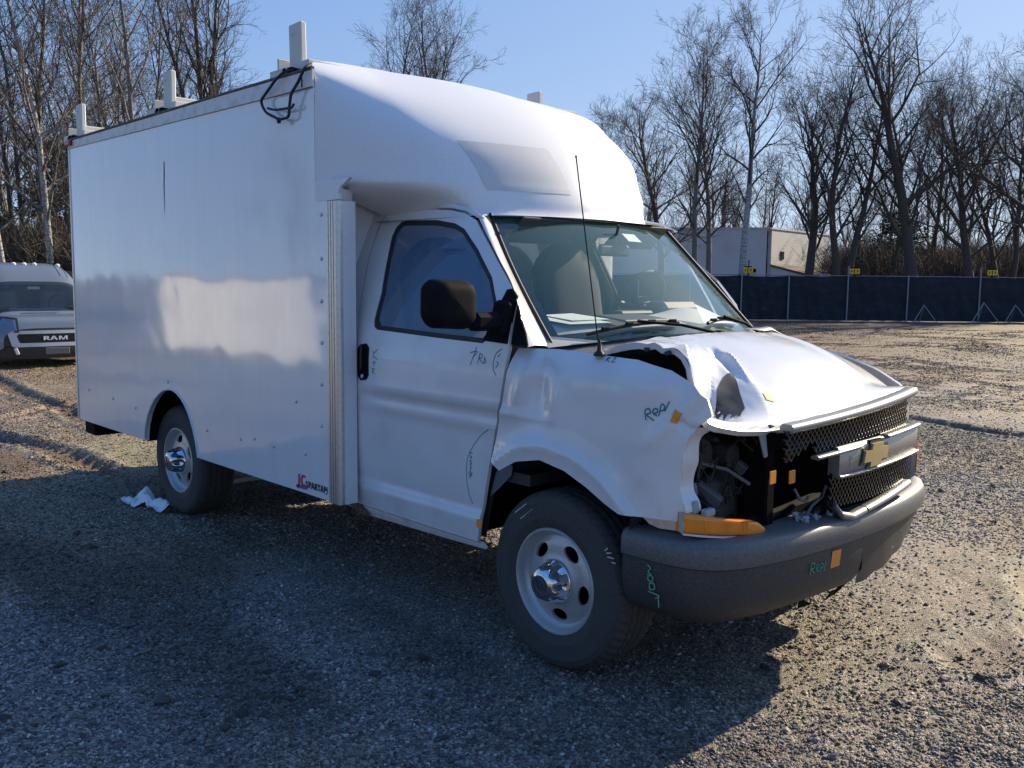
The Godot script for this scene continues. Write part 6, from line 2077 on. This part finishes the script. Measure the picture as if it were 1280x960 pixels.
# ------------------------------------------------------------------ the grey van behind
func make_grey_van() -> void:
	var v := thing("cargo_van", "dark grey cargo van with silver grille and roof lamps, cut by the left edge", "van", Vector3(-15.55, -0.03, -1.95), -0.03)
	var st := [  # x, top, half width, bottom, squareness
		[0.0, 0.74, 0.86, 0.40, 4.0], [-0.06, 0.86, 0.94, 0.34, 4.0], [-0.20, 0.93, 0.985, 0.30, 4.5], [-0.42, 0.97, 1.0, 0.28, 5.0], [-0.64, 1.00, 1.0, 0.28, 5.0], [-0.95, 1.29, 1.0, 0.28, 5.0], [-1.28, 1.585, 1.0, 0.28, 5.5], [-1.40, 1.70, 1.0, 0.28, 6.0], [-1.60, 1.84, 1.0, 0.28, 6.0], [-1.85, 1.925, 1.0, 0.28, 6.0], [-2.2, 1.955, 1.0, 0.28, 6.0], [-3.5, 1.96, 1.0, 0.28, 6.0], [-5.4, 1.95, 0.99, 0.30, 6.0], [-5.45, 1.90, 0.96, 0.34, 4.2]]
	var cols: Array = [[], [], [], [], []]
	for s in st:
		for k in 5: cols[k].append(s[k] if k > 0 else -s[0])
	var hull := func(u: float, x: float, off: float) -> Vector3:      # u 0 near bottom .. 1 far bottom
		var a := u * PI
		var w := smooth_table(cols[0], cols[2], -x) + off
		var top := smooth_table(cols[0], cols[1], -x) + off
		var bot := smooth_table(cols[0], cols[3], -x)
		var n := smooth_table(cols[0], cols[4], -x)
		var taper := pow(maxf(sin(a), 0.0), 2.0 / n)
		var y := lerpf(bot, top, taper)
		var inw := 1.0 - 0.13 * smoothstep(1.0, 2.0, y)
		return Vector3(x + off * 0.6, y, w * inw * signf(cos(a)) * pow(absf(cos(a)), 2.0 / n))
	var b := MB.new()
	b.grid(func(u: float, t: float) -> Vector3: return hull.call(u, lerpf(0.0, -0.69, pow(t, 1.3)), 0.0), 60, 30, true)
	b.grid(func(u: float, t: float) -> Vector3: return hull.call(lerpf(0.0, 0.25, u), lerpf(-0.69, -1.28, t), 0.0), 16, 16, true)
	b.grid(func(u: float, t: float) -> Vector3: return hull.call(lerpf(0.75, 1.0, u), lerpf(-0.69, -1.28, t), 0.0), 16, 16, true)
	b.grid(func(u: float, t: float) -> Vector3: return hull.call(u, lerpf(-1.28, -5.45, pow(t, 1.4)), 0.0), 60, 50, true)
	var body := part("body", b, M.van_grey, v)
	var fc := MB.new()
	fc.panel(poly([-0.86, 0.42, 0.86, 0.42, 0.86, 0.66, 0.70, 0.735, -0.70, 0.735, -0.86, 0.66]), [], func(z: float, y: float) -> Vector3: return Vector3(0.004 - 0.07 * z * z, y, z), 0.3, Vector3.RIGHT)
	part("nose", fc, M.van_grey_dark, body)
	var ws := MB.new()
	ws.grid(func(u: float, t: float) -> Vector3: return hull.call(lerpf(0.25, 0.75, u), lerpf(-0.69, -1.28, t), 0.004), 30, 12, true)
	var gl := part("windshield", ws, M.van_glass, v)
	var bd := MB.new()
	for q in [[0.0, 0.06, 0.0, 1.0], [0.94, 1.0, 0.0, 1.0], [0.0, 1.0, 0.0, 0.10], [0.0, 1.0, 0.90, 1.0]]:
		bd.grid(func(u: float, t: float) -> Vector3: return hull.call(lerpf(0.25, 0.75, lerpf(q[0], q[1], u)), lerpf(-0.69, -1.28, lerpf(q[2], q[3], t)), -0.003), 20, 8, true)
	part("glass_border", bd, M.black_gloss, gl)
	var dsh := MB.new()
	dsh.box(at(Vector3(-1.05, 0.98, 0)), Vector3(0.5, 0.18, 1.7), 0.05)
	dsh.box(at(Vector3(-1.9, 1.0, 0)), Vector3(0.06, 1.6, 1.8), 0.0)
	part("dashboard", dsh, M.dash_dark, v)
	for z in [-0.45, 0.45]:
		var se := MB.new()
		se.box(at(Vector3(-1.62, 1.15, z)), Vector3(0.14, 0.60, 0.50), 0.06)
		se.box(at(Vector3(-1.62, 1.50, z)), Vector3(0.10, 0.16, 0.26), 0.04)
		part("seat", se, M.engine_grey, v)
	var swl := MB.new()
	var ring := []
	for k in 25: ring.append(Vector3(-1.30 + sin(TAU * k / 24) * 0.08, 1.17 + sin(TAU * k / 24) * 0.16, -0.45 + cos(TAU * k / 24) * 0.18))
	swl.wire(ring, 0.015, 6)
	part("steering_wheel", swl, M.black_plastic, v)
	var rmr := MB.new()
	rmr.box(at(Vector3(-1.26, 1.46, 0.0)), Vector3(0.03, 0.06, 0.22), 0.01)
	part("cabin_mirror", rmr, M.engine_pale, v)
	var sk := MB.new()
	sk.grid(func(u: float, t: float) -> Vector3: return hull.call(lerpf(0.665, 0.735, u), lerpf(-1.20, -1.24, t), 0.009), 4, 2)
	part("sticker", sk, M.paper_white, gl)
	var cr := MB.new()      # pressed ribs of the roof front
	for u in [0.36, 0.43, 0.57, 0.64]:
		var rp := []
		for k in 9: rp.append(hull.call(u, lerpf(-1.42, -1.95, k / 8.0), 0.001))
		cr.wire(rp, 0.010, 5)
	part("roof_rib", cr, M.van_grey, body)
	for s in [-1, 1]:
		var wp := MB.new()
		var pts := []
		for k in 8:
			var f := k / 7.0
			pts.append(hull.call(0.5 + s * 0.02 + lerpf(-0.20, 0.20, f) * (1.0 if s > 0 else 1.0) + (0.0 if s > 0 else -0.02), -0.73 - 0.02 * sin(PI * f), 0.022))
		wp.wire(pts.slice(0, 4) if s < 0 else pts.slice(4, 8), 0.012, 5)
		part("wiper", wp, M.black_rubber, v)
		var hl := MB.new()
		hl.grid(func(u: float, t: float) -> Vector3:
			var z := lerpf(0.64, 0.97, u)
			var x := 0.03 - 0.26 * pow(u, 1.6) - 0.10 * t
			return Vector3(x, lerpf(0.70, 0.90 + 0.05 * u, t), z * s), 12, 6)
		var lamp := part("headlight", hl, M.lens_clear, v)
		var bz := MB.new()
		bz.grid(func(u: float, t: float) -> Vector3:
			var z := lerpf(0.60, 1.0, u)
			return Vector3(0.020 - 0.26 * pow(u, 1.6) - 0.10 * t, lerpf(0.67, 0.93 + 0.05 * u, t), z * s), 12, 6)
		part("headlight_bezel", bz, M.van_grey_dark, lamp)
		var mi := MB.new()
		mi.box(Transform3D(Basis(Vector3.UP, 0.15 * s), Vector3(-1.02, 1.20, 1.17 * s)), Vector3(0.14, 0.36, 0.20), 0.04)
		mi.wire([Vector3(-1.02, 1.08, 0.98 * s), Vector3(-1.02, 1.08, 1.12 * s)], 0.03, 6)
		part("door_mirror", mi, M.black_plastic, v)
		var sg := MB.new()
		sg.grid(func(u: float, t: float) -> Vector3:
			var p: Vector3 = hull.call(0.5 - s * lerpf(0.44, 0.36, t), lerpf(-1.15 - 0.12 * t, -2.0, u), 0.004)
			return p, 10, 6)
		part("side_window", sg, M.black_gloss, v)
	var gs := MB.new()     # silver frame of the grille: a wide ring open to the mesh
	var outer := rounded(poly([-0.72, 0.405, 0.58, 0.405, 0.72, 0.405, 0.80, 0.70, -0.80, 0.70]), 0.03)
	var inner_ := rounded(poly([-0.60, 0.475, 0.60, 0.475, 0.655, 0.64, -0.655, 0.64]), 0.03)
	gs.panel(outer, [inner_], func(z: float, y: float) -> Vector3: return Vector3(0.035 - 0.07 * z * z - 0.05 * (y - 0.5), y, z), 0.08, Vector3.RIGHT, 0.03)
	var surround := part("grille_surround", gs, M.van_silver, v)
	var gi := MB.new()
	for k in 5: gi.box(at(Vector3(0.008, 0.49 + k * 0.033, 0)), Vector3(0.012, 0.006, 1.2))
	part("grille_slats", gi, M.black_gloss, surround)
	var word := part("lettering", text_mesh("RAM", 0.070, true), M.lens_white, surround)
	word.position = Vector3(0.036, 0.557, 0)
	word.rotation.y = PI / 2
	word.scale = Vector3(2.1, 1.0, 8.0)
	var bm := MB.new()
	bm.grid(func(u: float, t: float) -> Vector3:
		var z := lerpf(-1.0, 1.0, u)
		return Vector3(0.055 - 0.24 * pow(absf(z), 3.0) - 0.05 * t * t, lerpf(0.405, 0.185, t), z), 30, 6)
	var bump := part("front_bumper", bm, M.van_grey_dark, v)
	var bp := MB.new()
	bp.box(at(Vector3(0.062, 0.32, -0.02)), Vector3(0.02, 0.125, 0.42), 0.01)
	part("plate_mount", bp, M.engine_grey, bump)
	var bs := MB.new()
	for s in [-1, 1]: bs.box(Transform3D(Basis.from_euler(Vector3(0.35 * s, 0, 0)), Vector3(0.035, 0.33, 0.66 * s)), Vector3(0.02, 0.13, 0.06), 0.01)
	part("silver_insert", bs, M.van_silver, bump)
	for q in [-0.86, -0.26, 0.0, 0.26, 0.86]:
		var lm := MB.new()
		var zz: float = q * 0.72
		lm.lathe([Vector2(0.045, 0.0), Vector2(0.040, 0.03), Vector2(0.02, 0.045), Vector2(0.0001, 0.047)], Transform3D(Basis(Vector3.RIGHT, -PI / 2).rotated(Vector3.FORWARD, 0.3).scaled(Vector3(1.6, 1, 1)), Vector3(-1.86, 1.912 - 0.04 * zz * zz, zz)), 12)
		part("roof_lamp", lm, M.lens_white, v)
	var hv := MB.new()
	for s in [-1, 1]:
		for k in 6: hv.box(at(Vector3(-0.62, 1.045 - 0.004, 0.16 * s + (k - 2.5) * 0.05)), Vector3(0.04, 0.01, 0.035))
	part("bonnet_vent", hv, M.black_plastic, body)
	var tyre := MB.new()
	tyre.lathe([Vector2(0.20, -0.20), Vector2(0.32, -0.20), Vector2(0.34, -0.17), Vector2(0.34, -0.03), Vector2(0.32, 0.0), Vector2(0.20, 0.0), Vector2(0.19, -0.02), Vector2(0.0001, -0.03)], Transform3D.IDENTITY, 28)
	var tm := tyre.mesh()
	for x in [-0.95, -4.3]:
		for s in [1, -1]:
			var w := part("wheel", tm, M.rubber, v)
			w.transform = Transform3D(Basis.IDENTITY if s == 1 else Basis(Vector3.UP, PI), Vector3(x, 0.34, 0.96 * s))

# ------------------------------------------------------------------ litter
func make_litter() -> void:
	var r := FastNoiseLite.new()
	r.seed = 3
	r.frequency = 6.0
	r.fractal_octaves = 3
	var mb := MB.new()
	var outline := poly([-4.20, 1.12, -4.12, 1.20, -4.02, 1.17, -3.96, 1.19, -3.88, 1.12, -3.80, 1.13, -3.72, 1.10, -3.66, 1.12, -3.62, 1.04, -3.67, 0.98, -3.74, 1.01, -3.80, 0.97, -3.88, 1.0, -4.0, 0.98, -4.06, 1.03, -4.16, 1.04])
	mb.panel(outline, [], func(x: float, z: float) -> Vector3:
		var k := absf(r.get_noise_2d(x, z))
		var ridge := 0.05 * exp(-pow((z - 1.06 - 0.03 * sin(x * 14.0)) / 0.035, 2.0)) + 0.07 * exp(-Vector2(x + 4.03, z - 1.02).length_squared() / 0.0012)
		return Vector3(x, ground_height(x, z) + 0.010 + k * 0.07 + ridge, z), 0.02, Vector3.UP)
	var o := part("rag", mb, M.paper_white, self)
	tag(o, "crumpled white rag lying on the gravel by the rear wheel", "rag")
	var wd := MB.new()
	wd.box(Transform3D(Basis.from_euler(Vector3(0.0, 1.45, 0.03)), Vector3(-4.20, ground_height(-4.2, 0.2) + 0.02, 0.20)), Vector3(0.34, 0.025, 0.05), 0.006)  # narrow pale box lying on the ground
	var w := part("pale_strip", wd, M.rack_white, self)
	tag(w, "pale strip on the ground under the box van, behind the rear wheel", "wood")

# ------------------------------------------------------------------ low white shed across the yard, seen only as the pale patch in the van's side
func make_shed() -> void:
	var o := thing("storage_shed", "low white storage shed across the yard, mirrored in the box van's side", "shed", Vector3(-16.8, 0, 9.7))
	var w := MB.new()
	w.box(at(Vector3(0, 0.8, 0)), Vector3(7.4, 1.7, 3.0), 0.02)
	part("wall", w, M.rail_white, o)
	var r := MB.new()
	r.box(at(Vector3(0, 1.69, 0)), Vector3(7.5, 0.08, 3.1), 0.02)
	part("roof", r, M.roof_felt, o)
	for k in 2:
		var d := MB.new()
		d.box(at(Vector3(-1.6 + k * 3.4, 0.72, -1.51)), Vector3(1.0, 1.4, 0.05), 0.01)
		part("door", d, M.rack_white, o)
